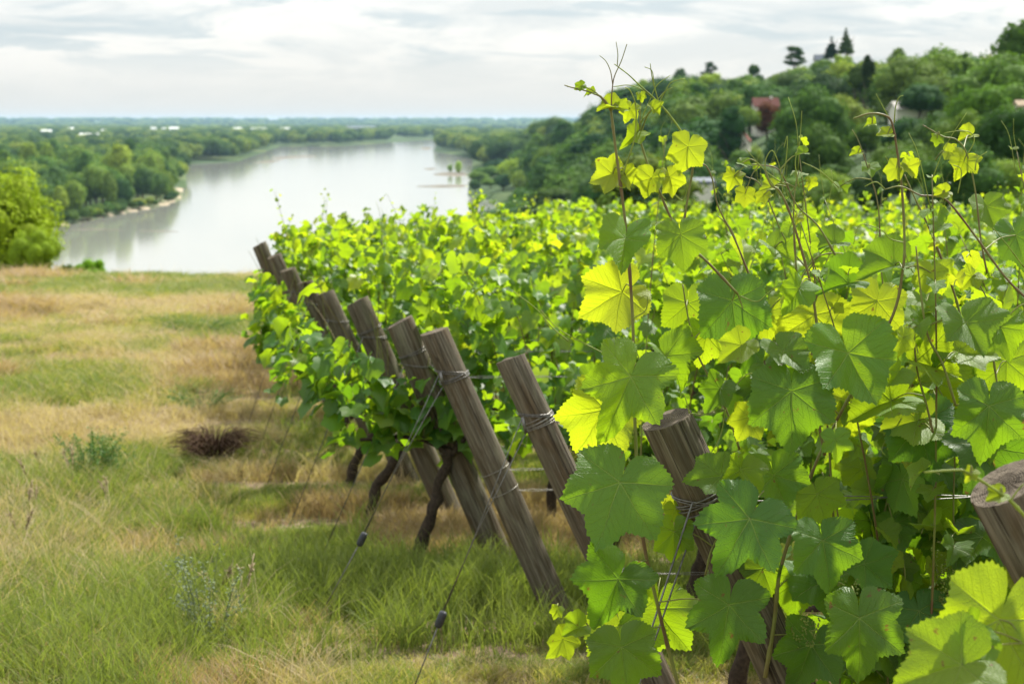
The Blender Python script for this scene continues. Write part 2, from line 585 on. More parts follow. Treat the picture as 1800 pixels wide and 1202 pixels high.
# end grain on the sawn top (material coordinate z is the post axis, attribute 'top')
ta = t.n('ShaderNodeAttribute', attribute_name='top')
rings = t.n('ShaderNodeTexWave', {'Vector': tcn.outputs['Object'], 'Scale': 90.0, 'Distortion': 6.0, 'Detail': 3.0}, wave_type='RINGS', rings_direction='Z')
endc = t.ramp(t.m('ADD', t.m('MULTIPLY', rings.outputs[0], 0.3), t.m('MULTIPLY', blot, 0.7)), [(0.35, (0.045, 0.034, 0.024)), (0.65, (0.16, 0.13, 0.092))])
base = t.mix(ta.outputs['Fac'], base, endc)
hh = t.m('SUBTRACT', grain, t.m('MULTIPLY', crack, 1.4))
bm = t.n('ShaderNodeBump', {'Strength': 0.8, 'Distance': 0.004, 'Height': hh})
p = t.n('ShaderNodeBsdfPrincipled', {'Base Color': base, 'Roughness': 0.88, 'Specular IOR Level': 0.15, 'Normal': bm})
t.n('ShaderNodeOutputMaterial', {'Surface': p})
M['post'] = m


def blade_mat(name, a, b, trans=0.35):
    m, t = new_mat(name)
    oi = t.n('ShaderNodeObjectInfo')
    at_ = t.n('ShaderNodeAttribute', attribute_name='rnd')
    f = t.m('ADD', t.m('MULTIPLY', oi.outputs['Random'], 0.5), t.m('MULTIPLY', at_.outputs['Fac'], 0.5))
    cc = t.mix(f, c4(a), c4(b))
    d = t.n('ShaderNodeBsdfPrincipled', {'Base Color': cc, 'Roughness': 0.6, 'Specular IOR Level': 0.25})
    tr = t.n('ShaderNodeBsdfTranslucent', {'Color': t.mix(1.0, cc, c4((1.5, 1.6, 0.7)), 'MULTIPLY')})
    t.n('ShaderNodeOutputMaterial', {'Surface': t.n('ShaderNodeMixShader', {0: trans, 1: d, 2: tr})})
    return m


M['grass_green'] = blade_mat('green_blades', (0.10, 0.145, 0.030), (0.24, 0.27, 0.070), 0.40)
M['grass_dry'] = blade_mat('dry_blades', (0.27, 0.205, 0.115), (0.52, 0.42, 0.26), 0.35)
M['grass_mid'] = blade_mat('fading_blades', (0.20, 0.205, 0.055), (0.42, 0.37, 0.13), 0.42)
M['grass_red'] = blade_mat('reddish_blades', (0.24, 0.160, 0.095), (0.45, 0.34, 0.215), 0.35)
M['clover'] = blade_mat('low_weed_leaves', (0.06, 0.12, 0.025), (0.14, 0.20, 0.05), 0.35)


def tree_mat(name):
    m, t = new_mat(name)
    oi = t.n('ShaderNodeObjectInfo')
    tcn = t.n('ShaderNodeTexCoord')
    at_ = t.n('ShaderNodeAttribute', attribute_name='rnd')
    cc = t.ramp(oi.outputs['Random'], [(0.0, (0.030, 0.070, 0.030)), (1.0, (0.18, 0.235, 0.045)), (0.5, (0.075, 0.135, 0.034))])
    nz = t.noise(tcn.outputs['Object'], 0.5, 3)
    cc = t.mix(t.rng(nz, 0.35, 0.7, 0, 0.35), cc, t.mix(1.0, cc, c4((1.5, 1.35, 0.8)), 'MULTIPLY'))
    cc = t.mix(1.0, cc, oi.outputs['Color'], 'MULTIPLY')
    hs = t.n('ShaderNodeHueSaturation', {'Value': t.rng(at_.outputs['Fac'], 0, 1, 0.7, 1.35, False), 'Color': cc})
    d = t.n('ShaderNodeBsdfPrincipled', {'Base Color': hs.outputs[0], 'Roughness': 0.85, 'Specular IOR Level': 0.08})
    tr = t.n('ShaderNodeBsdfTranslucent', {'Color': t.mix(1.0, hs.outputs[0], c4((1.9, 2.0, 0.8)), 'MULTIPLY')})
    t.n('ShaderNodeOutputMaterial', {'Surface': t.n('ShaderNodeMixShader', {0: 0.20, 1: d, 2: tr})})
    return m


M['tree'] = tree_mat('tree_leaves')

# ground
m, t = new_mat('ground')
geo = t.n('ShaderNodeNewGeometry')
pos = geo.outputs['Position']
a_green = t.n('ShaderNodeAttribute', attribute_name='green').outputs['Fac']
a_soil = t.n('ShaderNodeAttribute', attribute_name='soil').outputs['Fac']
a_far = t.n('ShaderNodeAttribute', attribute_name='far').outputs['Fac']
a_sand = t.n('ShaderNodeAttribute', attribute_name='sand').outputs['Fac']
nf = t.noise(pos, 24, 6, 0.7)
nm = t.noise(pos, 2.3, 5, 0.6)
soil = t.ramp(nf, [(0.3, (0.085, 0.058, 0.038)), (0.72, (0.34, 0.245, 0.17))])
dry = t.ramp(nf, [(0.3, (0.15, 0.11, 0.065)), (0.72, (0.36, 0.27, 0.17))])
grn = t.ramp(nf, [(0.3, (0.06, 0.085, 0.02)), (0.72, (0.17, 0.20, 0.055))])
g = t.mix(t.m('ADD', a_green, t.m('MULTIPLY', t.m('SUBTRACT', nm, 0.5), 0.8), clamp=True), dry, grn)
g = t.mix(t.m('ADD', a_soil, t.m('MULTIPLY', t.m('SUBTRACT', nm, 0.5), 0.7), clamp=True), g, soil)
ffar = t.noise(pos, 0.0045, 4, 0.6)
farc = t.ramp(ffar, [(0.40, (0.045, 0.075, 0.030)), (0.62, (0.10, 0.13, 0.05)), (0.56, (0.055, 0.09, 0.03))])
g = t.mix(a_far, g, farc)
g = t.mix(a_sand, g, c4((0.42, 0.34, 0.25)))
bm = t.n('ShaderNodeBump', {'Strength': 1.0, 'Distance': 0.02, 'Height': nf})
p = t.n('ShaderNodeBsdfPrincipled', {'Base Color': g, 'Roughness': 0.95, 'Specular IOR Level': 0.1, 'Normal': bm})
t.n('ShaderNodeOutputMaterial', {'Surface': p})
M['ground'] = m

# river
m, t = new_mat('river_water')
geo = t.n('ShaderNodeNewGeometry')
mpw = t.n('ShaderNodeMapping', {'Vector': geo.outputs['Position'], 'Scale': (0.35, 0.12, 1), 'Rotation': (0, 0, R(-12))})
wn = t.noise(mpw.outputs[0], 1.0, 4, 0.6)
wl = t.noise(geo.outputs['Position'], 0.012, 3, 0.5)
bm = t.n('ShaderNodeBump', {'Strength': t.rng(wl, 0.35, 0.65, 0.02, 0.08), 'Distance': 0.3, 'Height': wn})
p = t.n('ShaderNodeBsdfPrincipled', {'Base Color': c4((0.265, 0.27, 0.235)), 'Roughness': 0.08, 'IOR': 1.45, 'Specular IOR Level': 0.5, 'Normal': bm})
t.n('ShaderNodeOutputMaterial', {'Surface': p})
M['water'] = m

# ------------------------------------------------------------------ ground sheet
az = np.concatenate([np.arange(-180, -24, 3.0), np.arange(-24, 24, 0.2), np.arange(24, 180, 3.0)])
rad = np.geomspace(0.35, 16000, 480)
A, RD = np.meshgrid(np.radians(az), rad)
gx, gy = RD * np.sin(A), RD * np.cos(A)
gz = height(gx.ravel(), gy.ravel()).reshape(gx.shape)
na, nr = len(az), len(rad)
V = np.stack([gx.ravel(), gy.ravel(), gz.ravel()], 1)
idx = np.arange(na * nr).reshape(nr, na)
a = idx[:-1, :]
b = np.roll(idx, -1, 1)[:-1, :]
c = np.roll(idx, -1, 1)[1:, :]
d = idx[1:, :]
F = np.stack([a.ravel(), d.ravel(), c.ravel(), b.ravel()], 1)[:, ::-1]


# where the field is greener, drier or bare: patches of the place itself
ROWS = {'D': 2.3, 'C': 3.4, 'N': 4.5, 'A': 5.6, 'B': 6.7, 'E': 7.8, 'F': 8.9, 'G': 10.0, 'H': 11.1, 'I': 12.2, 'J': 13.3, 'K': 14.4}
PATCH = []
for (px, py, rx, ry, gg) in [(150, 520, 2.6, 1.5, .5), (60, 600, 1.8, .8, -.5), (320, 545, 1.3, 1.3, -.55), (350, 640, 1.5, 1.0, -.45),
                             (230, 700, 1.5, .5, .5), (90, 770, 1.3, .6, -.6), (250, 760, 1.0, .5, -.3), (170, 840, .9, .6, .55),
                             (700, 1045, 1.7, .40, 1.1), (950, 1040, .8, .45, .8), (450, 1060, .6, .4, .3), (420, 840, .9, .35, -.4),
                             (380, 490, 1.6, 1.8, .7), (80, 1150, .5, .5, -.5), (330, 990, .8, .3, -.2), (60, 930, .7, .5, .35), (640, 1000, .7, .15, .35),
                             (200, 905, .9, .3, .3), (640, 870, .9, .35, .35)]:
    q = gp(px, py)
    PATCH.append((q.x, q.y, rx, ry, gg))


def field(x, y):
    """greenness and bareness of the field, 0..1"""
    g_ = 0.38 + 2.1 * (fbm(x * 0.55, y * 0.38, 21) - 0.5) + 1.3 * (fbm(x * 2.3, y * 2.0, 31) - 0.5)
    for (cx, cy, rx, ry, gg) in PATCH:
        g_ = g_ + gg * np.exp(-((x - cx) / rx) ** 2 - ((y - cy) / ry) ** 2)
    s_ = np.zeros_like(x)
    for ry in list(ROWS.values()) + [15.5, 16.6, 17.7]:
        end = np.interp(ry, [2.3, 3.4, 5.6, 6.7, 7.8, 8.9, 11.1, 14.4, 18], [1.1, .6, .1, -.3, -1.0, -1.4, -1.9, -2.6, -3.2])
        s_ = np.maximum(s_, np.exp(-((y - ry + 0.28 * (fbm(x * 1.1, y * 0.3, 8) - 0.5)) / 0.20) ** 2) * ss(end - 0.8, end + 0.3, x))
    s_ = s_ * (0.55 + 1.4 * fbm(x * 1.7, y * 3, 41)) * ss(-0.2, 0.4, 1.05 - 0.0 * g_)
    q = gp(840, 1150)
    s_ = np.maximum(s_, 0.95 * np.exp(-((x - q.x) / 1.3) ** 2 - ((y - q.y) / 0.33) ** 2))
    s_ = np.maximum(s_, 0.85 * ss(.56, .68, fbm(x * 1.0, y * 1.1, 61)))
    s_ = s_ - 0.9 * np.clip(g_ - 0.85, 0, 1)
    return np.clip(g_, 0, 1), np.clip(s_, 0, 1)


fx, fy = V[:, 0], V[:, 1]
rr_ = np.hypot(fx, fy)
g_, s_ = field(fx, fy)
g_ = np.where(rr_ > 30, 0.8, g_)
s_ = np.where(rr_ > 25, 0, s_)
sdr = np.full(rr_.shape, 1e4)
mm = rr_ > 150
sdr[mm] = riv_sd(fx[mm], fy[mm])
sand = ((sdr > -1) & (sdr < 3.5) & (fy > 500) & (fy < 1000) & (fx < -120)) * (0.25 + 0.6 * (fbm(fx / 25, fy / 25, 9) > .5))
gmesh = fastmesh('ground', V, F, M['ground'], True, attrs={'green': g_, 'soil': s_, 'far': ss(25, 70, rr_), 'sand': sand})
ground = obj('ground', gmesh)
tag(ground, 'vineyard field, river plain and hill slopes', kind='structure')
# small cap under the camera
capV = [(0, 0, hz(0, 0.01))] + [tuple(V[k]) for k in range(na)]
cap = obj('ground_patch', mesh('ground_patch', capV, [(0, k + 1, (k + 1) % na + 1)[::-1] for k in range(na)], M['ground']))
tag(cap, 'grass under the photographer', kind='structure')

wx, wy = np.meshgrid(np.linspace(-2600, 1500, 30), np.linspace(180, 5200, 40))
wv = np.stack([wx.ravel(), wy.ravel(), np.full(wx.size, WATER)], 1)
wi = np.arange(wx.size).reshape(wx.shape)
wf = np.stack([wi[:-1, :-1].ravel(), wi[:-1, 1:].ravel(), wi[1:, 1:].ravel(), wi[1:, :-1].ravel()], 1)
water = obj('river_water', fastmesh('river_water', wv, wf, M['water'], True))
tag(water, 'broad pale river curving away to the horizon', kind='structure')


# sandbars and islets in the river
def sandbar(pts, hgt=0.5, name='sandbar'):
    P = [on_level(a, b, WATER) for a, b in pts]
    n = len(P)
    cen = sum(P, Vector()) / n
    Vv = [(p.x, p.y, WATER - 0.3) for p in P] + [(cen.x + (p.x - cen.x) * .75, cen.y + (p.y - cen.y) * .75, WATER + hgt) for p in P]
    Ff = [(k, (k + 1) % n, n + (k + 1) % n, n + k) for k in range(n)] + [tuple(range(n, 2 * n))]
    o = obj(name, mesh(name, Vv, Ff, M['mud'], True))
    tag(o, 'low sandbar lying in the river', kind='structure')


sandbar([(470, 277.5), (500, 275.5), (560, 274), (562, 275.2), (520, 277.5), (485, 280)])
sandbar([(440, 287), (470, 283), (500, 281), (480, 286)], 0.4)
sandbar([(757, 307), (790, 303.5), (815, 304), (828, 308), (800, 310)], 0.8)
sandbar([(722, 328), (770, 326), (824, 325), (822, 329), (770, 330)], 0.35)
sandbar([(735, 261), (752, 259), (762, 261), (750, 264)], 0.5)
sandbar([(742, 297), (758, 295.5), (770, 297), (756, 299)], 0.3)
sandbar([(112, 404), (150, 402.2), (190, 402.6), (230, 405), (190, 404.2), (140, 404.5)], 0.1)
sandbar([(235, 405.5), (290, 406), (322, 408), (280, 407.3)], 0.1)

# ------------------------------------------------------------------ geometry-node scatter for what nobody could count
SRC = bpy.data.collections.new('source_shapes')


def scatter(name, label, pts, scl, rot, tilt, meshes, stuff_cat, color=(1, 1, 1, 1)):
    cl = bpy.data.collections.new('kinds_of_' + name)
    for k, me in enumerate(meshes):
        so = bpy.data.objects.new('kind_' + name, me)
        cl.objects.link(so)
    n = len(pts)
    me = bpy.data.meshes.new(name)
    me.vertices.add(n)
    me.vertices.foreach_set('co', np.ascontiguousarray(pts, dtype=np.float32).ravel())
    a1 = me.attributes.new('scl', 'FLOAT_VECTOR', 'POINT')
    a1.data.foreach_set('vector', np.ascontiguousarray(scl, dtype=np.float32).ravel())
    a2 = me.attributes.new('rot', 'FLOAT_VECTOR', 'POINT')
    e = np.zeros((n, 3), dtype=np.float32)
    e[:, 2] = rot
    e[:, 0] = rng.normal(0, tilt, n)
    e[:, 1] = rng.normal(0, tilt, n)
    a2.data.foreach_set('vector', e.ravel())
    a3 = me.attributes.new('idx', 'INT', 'POINT')
    a3.data.foreach_set('value', rng.integers(0, len(meshes), n).astype(np.int32))
    o = obj(name, me)
    o.color = color
    ng = bpy.data.node_groups.new(name + '_scatter', 'GeometryNodeTree')
    ng.interface.new_socket('Geometry', in_out='INPUT', socket_type='NodeSocketGeometry')
    ng.interface.new_socket('Geometry', in_out='OUTPUT', socket_type='NodeSocketGeometry')
    gi, go = ng.nodes.new('NodeGroupInput'), ng.nodes.new('NodeGroupOutput')
    ci = ng.nodes.new('GeometryNodeCollectionInfo')
    ci.inputs[0].default_value = cl
    ci.inputs['Separate Children'].default_value = True
    ci.inputs['Reset Children'].default_value = True
    ip = ng.nodes.new('GeometryNodeInstanceOnPoints')

    def na_(nm, ty):
        q = ng.nodes.new('GeometryNodeInputNamedAttribute')
        q.data_type = ty
        q.inputs[0].default_value = nm
        return q.outputs[0]
    er = ng.nodes.new('FunctionNodeEulerToRotation')
    L = ng.links.new
    L(gi.outputs[0], ip.inputs['Points'])
    L(ci.outputs[0], ip.inputs['Instance'])
    ip.inputs['Pick Instance'].default_value = True
    L(na_('idx', 'INT'), ip.inputs['Instance Index'])
    L(na_('rot', 'FLOAT_VECTOR'), er.inputs[0])
    L(er.outputs[0], ip.inputs['Rotation'])
    L(na_('scl', 'FLOAT_VECTOR'), ip.inputs['Scale'])
    L(ip.outputs[0], go.inputs[0])
    md = o.modifiers.new('scatter', 'NODES')
    md.node_group = ng
    tag(o, label, kind='stuff')
    return o


# ------------------------------------------------------------------ trees
def ico(sub):
    import bmesh
    bm_ = bmesh.new()
    bmesh.ops.create_icosphere(bm_, subdivisions=sub, radius=1)
    v = np.array([q.co[:] for q in bm_.verts])
    f = np.array([[q.index for q in p_.verts] for p_ in bm_.faces])
    bm_.free()
    return v, f


ICO2 = ico(2)
ICO1 = ico(1)


def leaf_quads(P, N, size, r_):
    """small folded leaf clumps: P (n,3) positions, N (n,3) normals"""
    n = len(P)
    N = N + r_.normal(0, 0.34, (n, 3))
    N /= np.linalg.norm(N, axis=1, keepdims=True) + 1e-9
    T = np.cross(N, r_.normal(0, 1, (n, 3)))
    T /= np.linalg.norm(T, axis=1, keepdims=True) + 1e-9
    B = np.cross(N, T)
    s = (size * r_.uniform(0.6, 1.35, n))[:, None]
    V = np.stack([P - T * s, P - B * s * 0.55 + N * s * 0.12, P + T * s, P + B * s * 0.55 + N * s * 0.12], 1).reshape(-1, 3)
    F = np.arange(4 * n).reshape(n, 4)
    return V, F


def lump_tree(seed, lumps, nleaf, lsize, core=0.80, core_sub=2):
    r_ = np.random.default_rng(seed)
    Cn = np.array([l[:3] for l in lumps])
    Rn = np.array([l[3] for l in lumps])
    Sq = np.array([(l[4] if len(l) > 4 else 1.0) for l in lumps])
    wgt = Rn ** 2
    wgt /= wgt.sum()
    k = r_.choice(len(lumps), int(nleaf * 1.7), p=wgt)
    dirs = r_.normal(0, 1, (len(k), 3))
    dirs /= np.linalg.norm(dirs, axis=1, keepdims=True)
    rad_ = Rn[k] * r_.uniform(0.84, 1.13, len(k))
    # bumpy surface
    rad_ *= 1 + 0.16 * np.sin(dirs[:, 0] * 5 + k) * np.sin(dirs[:, 1] * 5.5 + 2 * k) + 0.10 * np.sin(dirs[:, 2] * 9 + k)
    off = dirs * rad_[:, None]
    off[:, 2] *= Sq[k]
    P = Cn[k] + off
    keep = np.ones(len(k), bool)
    for i in range(len(lumps)):
        q = P - Cn[i]
        q[:, 2] /= Sq[i]
        keep &= ~((np.linalg.norm(q, axis=1) < Rn[i] * 0.80) & (k != i))
    P, N = P[keep][:nleaf], dirs[keep][:nleaf]
    V, F = leaf_quads(P, N, lsize, r_)
    rn = np.repeat(r_.uniform(0, 1, len(P)), 4)
    cv, cf = ICO2 if core_sub == 2 else ICO1
    Vs, Fs, Rs = [V], [F], [rn]
    base = len(V)
    tri = []
    for i in range(len(lumps)):
        q = cv * Rn[i] * core * (1 + 0.14 * np.sin(cv[:, [0]] * 6 + i) * np.sin(cv[:, [1]] * 5))
        q[:, 2] *= Sq[i]
        Vs.append(q + Cn[i])
        f = cf + base
        tri.append(np.concatenate([f, f[:, 2:3]], 1))
        base += len(cv)
        Rs.append(np.full(len(cv), 0.25))
    Vall = np.concatenate(Vs)
    faces = [tuple(x) for x in F.tolist()] + [tuple(x[:3]) for x in np.concatenate(tri).tolist()]
    me = mesh('tree_crown', Vall, faces, M['tree'], True, attrs={'rnd': np.concatenate(Rs)})
    return me


def broad(seed, wdt=4.3, hgt=4.0, zc=6.2, n=16, nleaf=2300, lsize=0.30, lr=(1.5, 2.3), **kw):
    r_ = random.Random(seed)
    L = []
    for i in range(n):
        while True:
            x, y, z = r_.uniform(-1, 1), r_.uniform(-1, 1), r_.uniform(-1, 1)
            if 0.15 < x * x + y * y + z * z < 1:
                break
        rr = r_.uniform(*lr)
        L.append((x * (wdt - rr * .7), y * (wdt - rr * .7), zc + z * (hgt - rr * .7), rr))
    L.append((0, 0, zc, min(wdt, hgt) * 0.62))
    return lump_tree(seed, L, nleaf, lsize, **kw)


def conifer(seed, nleaf=2000, narrow=1.0):
    r_ = random.Random(seed)
    L = []
    z = 1.2
    while z < 11.6:
        f = (12.2 - z) / 11
        for k in range(5 if f > .4 else 3):
            a = r_.uniform(0, 6.28)
            rr = max(0.34, 1.25 * f * r_.uniform(.75, 1.1))
            L.append((math.cos(a) * 1.55 * f * narrow, math.sin(a) * 1.55 * f * narrow, z + r_.uniform(-.3, .3), rr, 0.75))
        z += 0.7
    return lump_tree(seed, L, nleaf, 0.24, core=.8, core_sub=1)


def cedar(seed, nleaf=2200):
    r_ = random.Random(seed)
    L = []
    for z, ext in ((5.0, 4.4), (6.6, 3.9), (8.2, 3.2), (9.6, 2.0)):
        for k in range(8):
            a = r_.uniform(0, 6.28)
            e = ext * r_.uniform(.2, 1)
            L.append((math.cos(a) * e, math.sin(a) * e, z + r_.uniform(-.5, .5), r_.uniform(1.0, 1.7), r_.uniform(.35, .6)))
    return lump_tree(seed, L, nleaf, 0.22, core=.8, core_sub=1)


def tall(seed, nleaf=2200):
    r_ = random.Random(seed)
    L = []
    for i in range(16):
        z = 1.6 + i * 0.62
        f = math.sin(min(1, (z - .6) / 11.2) * math.pi) ** .6
        a = r_.uniform(0, 6.28)
        L.append((math.cos(a) * .95 * f, math.sin(a) * .95 * f, z, 1.55 * f + .25, 1.1))
    return lump_tree(seed, L, nleaf, 0.26)


CROWN = {'broad': [broad(11), broad(12, 4.6, 3.5, 5.6), broad(13, 3.9, 4.3, 6.4), broad(14, 4.5, 3.9, 6.0, 20), broad(15, 4.1, 3.7, 5.8, 13, lr=(1.7, 2.6)),
                   broad(16, 3.7, 4.6, 6.6, 18), broad(17, 5.0, 3.3, 5.3, 22)],
         'fine': [broad(51, nleaf=5200, lsize=0.185, n=26, lr=(1.0, 2.0)), broad(52, 4.7, 3.5, 5.4, 30, 5200, 0.185, (1.0, 1.9)),
                  broad(53, 3.9, 4.2, 6.3, 26, 5200, 0.185, (1.0, 2.0)), broad(54, 5.2, 3.2, 4.9, 34, 5600, 0.185, (.9, 1.9))],
         'tall': [tall(21), tall(22)], 'conifer': [conifer(31), conifer(32, narrow=.8)], 'cedar': [cedar(41), cedar(42)]}


def trunk_mesh(seed, h=6.0, r0=0.30):
    r_ = random.Random(seed)
    tb = Tubes()
    pts = [(0, 0, -0.8), (0.05, 0, h * .3), (r_.uniform(-.2, .2), r_.uniform(-.2, .2), h * .6), (r_.uniform(-.3, .3), r_.uniform(-.3, .3), h)]
    tb.add(pts, [r0, r0 * .8, r0 * .6, r0 * .3], 7)
    for k in range(5):
        a = r_.uniform(0, 6.28)
        z0 = h * r_.uniform(.35, .75)
        tb.add([(0, 0, z0), (math.cos(a) * 1.0, math.sin(a) * 1.0, z0 + 1.0), (math.cos(a) * 2.2, math.sin(a) * 2.2, z0 + 1.9)], [r0 * .4, r0 * .28, r0 * .1], 5)
    return tb.mesh('tree_trunk', M['treebark'])


TRUNKS = [trunk_mesh(5), trunk_mesh(6)]
GREEN_TINTS = [(1, 1, 1), (0.85, 0.95, 0.9), (1.15, 1.1, 0.85), (0.75, 0.85, 0.85), (1.3, 1.15, 0.8), (0.9, 1.0, 1.1), (1.05, 1.2, 0.9)]


def tree(kind, x, y, s, label, cat='tree', group=None, tint=None, sx=1.0, name='leafy_tree', dz=0.0, seed=None, z=None, sz=1.0):
    r_ = random.Random(seed if seed is not None else int(x * 13 + y * 7))
    z = hz(x, y) if z is None else z
    e = empty(name, (x, y, z + dz), label, cat, group)
    e.rotation_euler = (0, 0, r_.uniform(0, 6.28))
    e.scale = (s * sx, s * sx, s * sz)
    cr = obj('crown', r_.choice(CROWN[kind]), e)
    tn = tint or r_.choice(GREEN_TINTS)
    cr.color = (tn[0], tn[1], tn[2], 1)
    tr = obj('trunk', r_.choice(TRUNKS), e)
    return e


# --- special trees and buildings on the hill, then the wood round them
taken = []


def place_px(kind, px, py_top, d, h_px, label, **kw):
    """tree at depth d whose crown top shows at py_top and is h_px tall"""
    top = at(px, py_top, d)
    s = h_px / FP * d / {'broad': 10.0, 'fine': 9.8, 'tall': 12.5, 'conifer': 12.4, 'cedar': 10.2}[kind]
    full = {'broad': 10.0, 'fine': 9.8, 'tall': 12.5, 'conifer': 12.4, 'cedar': 10.2}[kind]
    z = hz(top.x, top.y)
    # stretch so that it stands on the ground there
    need = top.z - z
    e = tree(kind, top.x, top.y, s, label, **kw)
    k = max(0.5, need / full)
    e.scale = (s * kw.get('sx', 1), s * kw.get('sx', 1), k)
    if k > s * 1.5:                    # tall stem: crown stays at its own height
        e.scale[2] = s
        e.location.z = top.z - full * s
        tr = [c_ for c_ in e.children if c_.name.startswith('trunk')][0]
        tr.scale = (1, 1, 1 + (need - full * s) / s / 5.0)
        tr.location.z = -(need - full * s) / s
    taken.append((top.x, top.y, 4.2 * s * kw.get('sx', 1)))
    return e


place_px('conifer', 1488, 46, 560, 50, 'taller of the two dark conifers standing above the skyline of the hill', tint=(.45, .55, .6), sx=1.6, name='conifer_tree')
place_px('conifer', 1462, 61, 560, 42, 'shorter of the two dark conifers on the hill skyline, left of its taller twin', tint=(.5, .55, .55), sx=1.5, name='conifer_tree')
place_px('cedar', 1398, 84, 560, 50, 'flat-topped dark cedar on the skyline left of the pair of conifers', tint=(.5, .6, .6), name='cedar_tree')
place_px('cedar', 1247, 111, 640, 34, 'small flat-topped dark cedar spreading sideways on the left part of the skyline', tint=(.5, .6, .6), name='cedar_tree')
place_px('broad', 1325, 113, 640, 26, 'small round dark tree standing alone on the skyline between the two cedars', tint=(.6, .7, .6))
place_px('tall', 1287, 182, 330, 100, 'dark green upright tree rising left of the pink-roofed cottage', tint=(.5, .75, .6), sx=1.35, name='upright_tree')
place_px('broad', 1349, 179, 400, 72, 'dark reddish purple beech beside the red-roofed house on the slope', tint=(.55, .15, .25), name='copper_beech')
place_px('broad', 1316, 186, 380, 50, 'bushy green tree under the left wall of the red-roofed house', tint=(1.2, 1.2, .8), sx=1.2)
place_px('broad', 1306, 262, 310, 40, 'round green tree hiding the foot of the pale cottage', tint=(1.1, 1.15, .8), sx=1.5)
place_px('broad', 1372, 235, 300, 60, 'leafy green tree right of the cottage below the purple beech', tint=(.8, .95, .8), sx=1.3)
place_px('broad', 1600, 200, 230, 50, 'leafy green tree below the wide pale grey roof', tint=(1.1, 1.2, .8), sx=1.5)
place_px('broad', 1448, 100, 540, 40, 'round green tree under the slate roofed manor', tint=(.9, 1.05, .8), sx=1.2)
place_px('broad', 1482, 96, 545, 40, 'round green tree at the foot of the two skyline conifers', tint=(1.1, 1.2, .8), sx=1.2)
place_px('broad', 1402, 112, 545, 44, 'round green tree at the foot of the dark skyline cedar', tint=(1.0, 1.1, .8), sx=1.3)
place_px('broad', 1320, 130, 600, 36, 'light green tree below the small round skyline tree', tint=(1.5, 1.5, .8), sx=1.5)
place_px('broad', 1250, 128, 600, 36, 'light green tree under the small spreading cedar', tint=(1.3, 1.4, .8), sx=1.5)
place_px('broad', 1504, 126, 380, 34, 'small bright yellow-green tree in the middle of the wooded slope', tint=(2.6, 2.2, .6))
place_px('fine', 1432, 160, 240, 165, 'big rounded dark green tree in the centre of the hillside', tint=(.75, .9, .8), sx=1.05)
place_px('fine', 1440, 226, 170, 120, 'wide olive green tree just behind the vines below the big rounded tree', tint=(1.25, 1.2, .8), sx=1.3)
place_px('fine', 1600, 230, 150, 130, 'broad mid-green tree behind the vines between the olive tree and the dark right-hand trees', tint=(.9, .95, .8), sx=1.2)
place_px('fine', 1738, 158, 150, 150, 'bright green round tree at the right, above the darkest trees', tint=(1.3, 1.4, .75), sx=1.05)
place_px('fine', 1700, 205, 118, 150, 'dark broad tree at the right behind the vines', tint=(.62, .75, .6), sx=1.1)
place_px('fine', 1800, 195, 112, 170, 'dark broad tree cut off by the right edge of the photograph', tint=(.55, .7, .55), sx=1.1)
place_px('broad', 1520, 110, 330, 70, 'brown-green tree with a spire-like top above the yellow one', tint=(.8, .75, .5))
place_px('tall', 1527, 93, 300, 62, 'narrow dark brownish tree among light green crowns below the skyline', tint=(.7, .6, .45), name='upright_tree')
place_px('broad', 1620, 150, 260, 60, 'wide low grey-green tree right of the pale track', tint=(.8, .95, 1.1), sx=1.9)
place_px('broad', 905, 280, 900, 60, 'rounded green tree on the right river bank just above the vines', sx=1.15, tint=(1.5, 1.6, 1.0))
place_px('broad', 925, 290, 800, 60, 'pale green round tree in front of the riverside wood', tint=(1.2, 1.25, 1.0))
place_px('broad', 965, 300, 620, 55, 'pale rounded tree above the vine tops left of the tall shoots', tint=(1.1, 1.25, 1.05))
place_px('broad', 835, 315, 930, 28, 'low grey-green bush at the water on the right bank', tint=(1.1, 1.2, 1.1))
for (px_, py_, d_, h_, t_, lb_) in [
        (842, 300, 1000, 34, (.75, .95, .9), 'low dark tree nearest the water where the hill wood meets the river'), (856, 288, 1040, 48, (.6, .85, .85), 'dark rounded tree right at the water below the distant wood'),
        (872, 279, 1150, 46, (.9, 1.05, .95), 'green tree second from the water at the hill foot'), (862, 311, 930, 30, (1.2, 1.3, 1.0), 'pale low tree by the river just over the vine tops'),
        (884, 305, 880, 34, (.6, .8, .75), 'dark low tree behind the vine tops near the river'), (896, 264, 1180, 50, (.7, .9, .9), 'tall blue-green tree on the river side of the hill foot'),
        (920, 258, 1080, 52, (.8, 1.0, .95), 'blue-green tree left of the dark upright tree at the hill foot'), (950, 262, 900, 52, (.9, 1.1, .9), 'green tree under the dark blue-green upright tree'),
        (968, 240, 1000, 56, (.55, .75, .8), 'dark blue tree where the hill begins to rise'), (946, 318, 700, 36, (.5, .7, .65), 'blackish tree just over the vine tops left of the tall shoots'),
        (985, 270, 760, 60, (.8, .95, .85), 'mid-green tree in the gap below the left end of the hill')]:
    place_px('broad', px_, py_, d_, h_, lb_, tint=t_, sx=1.25)
place_px('tall', 993, 207, 800, 80, 'dark tree standing tallest at the left end of the hill', tint=(.6, .8, .8), sx=1.6, name='upright_tree')
place_px('tall', 945, 230, 850, 78, 'dark blue-green tree at the foot of the hill above the river', tint=(.6, .8, .85), sx=1.4, name='upright_tree')
place_px('broad', 1045, 180, 760, 60, 'dark tree on the descending left edge of the hill', tint=(.6, .8, .8))
place_px('broad', 1015, 290, 420, 90, 'very dark broad tree above the vine tops left of the tall shoots', tint=(.45, .65, .55), sx=1.6)
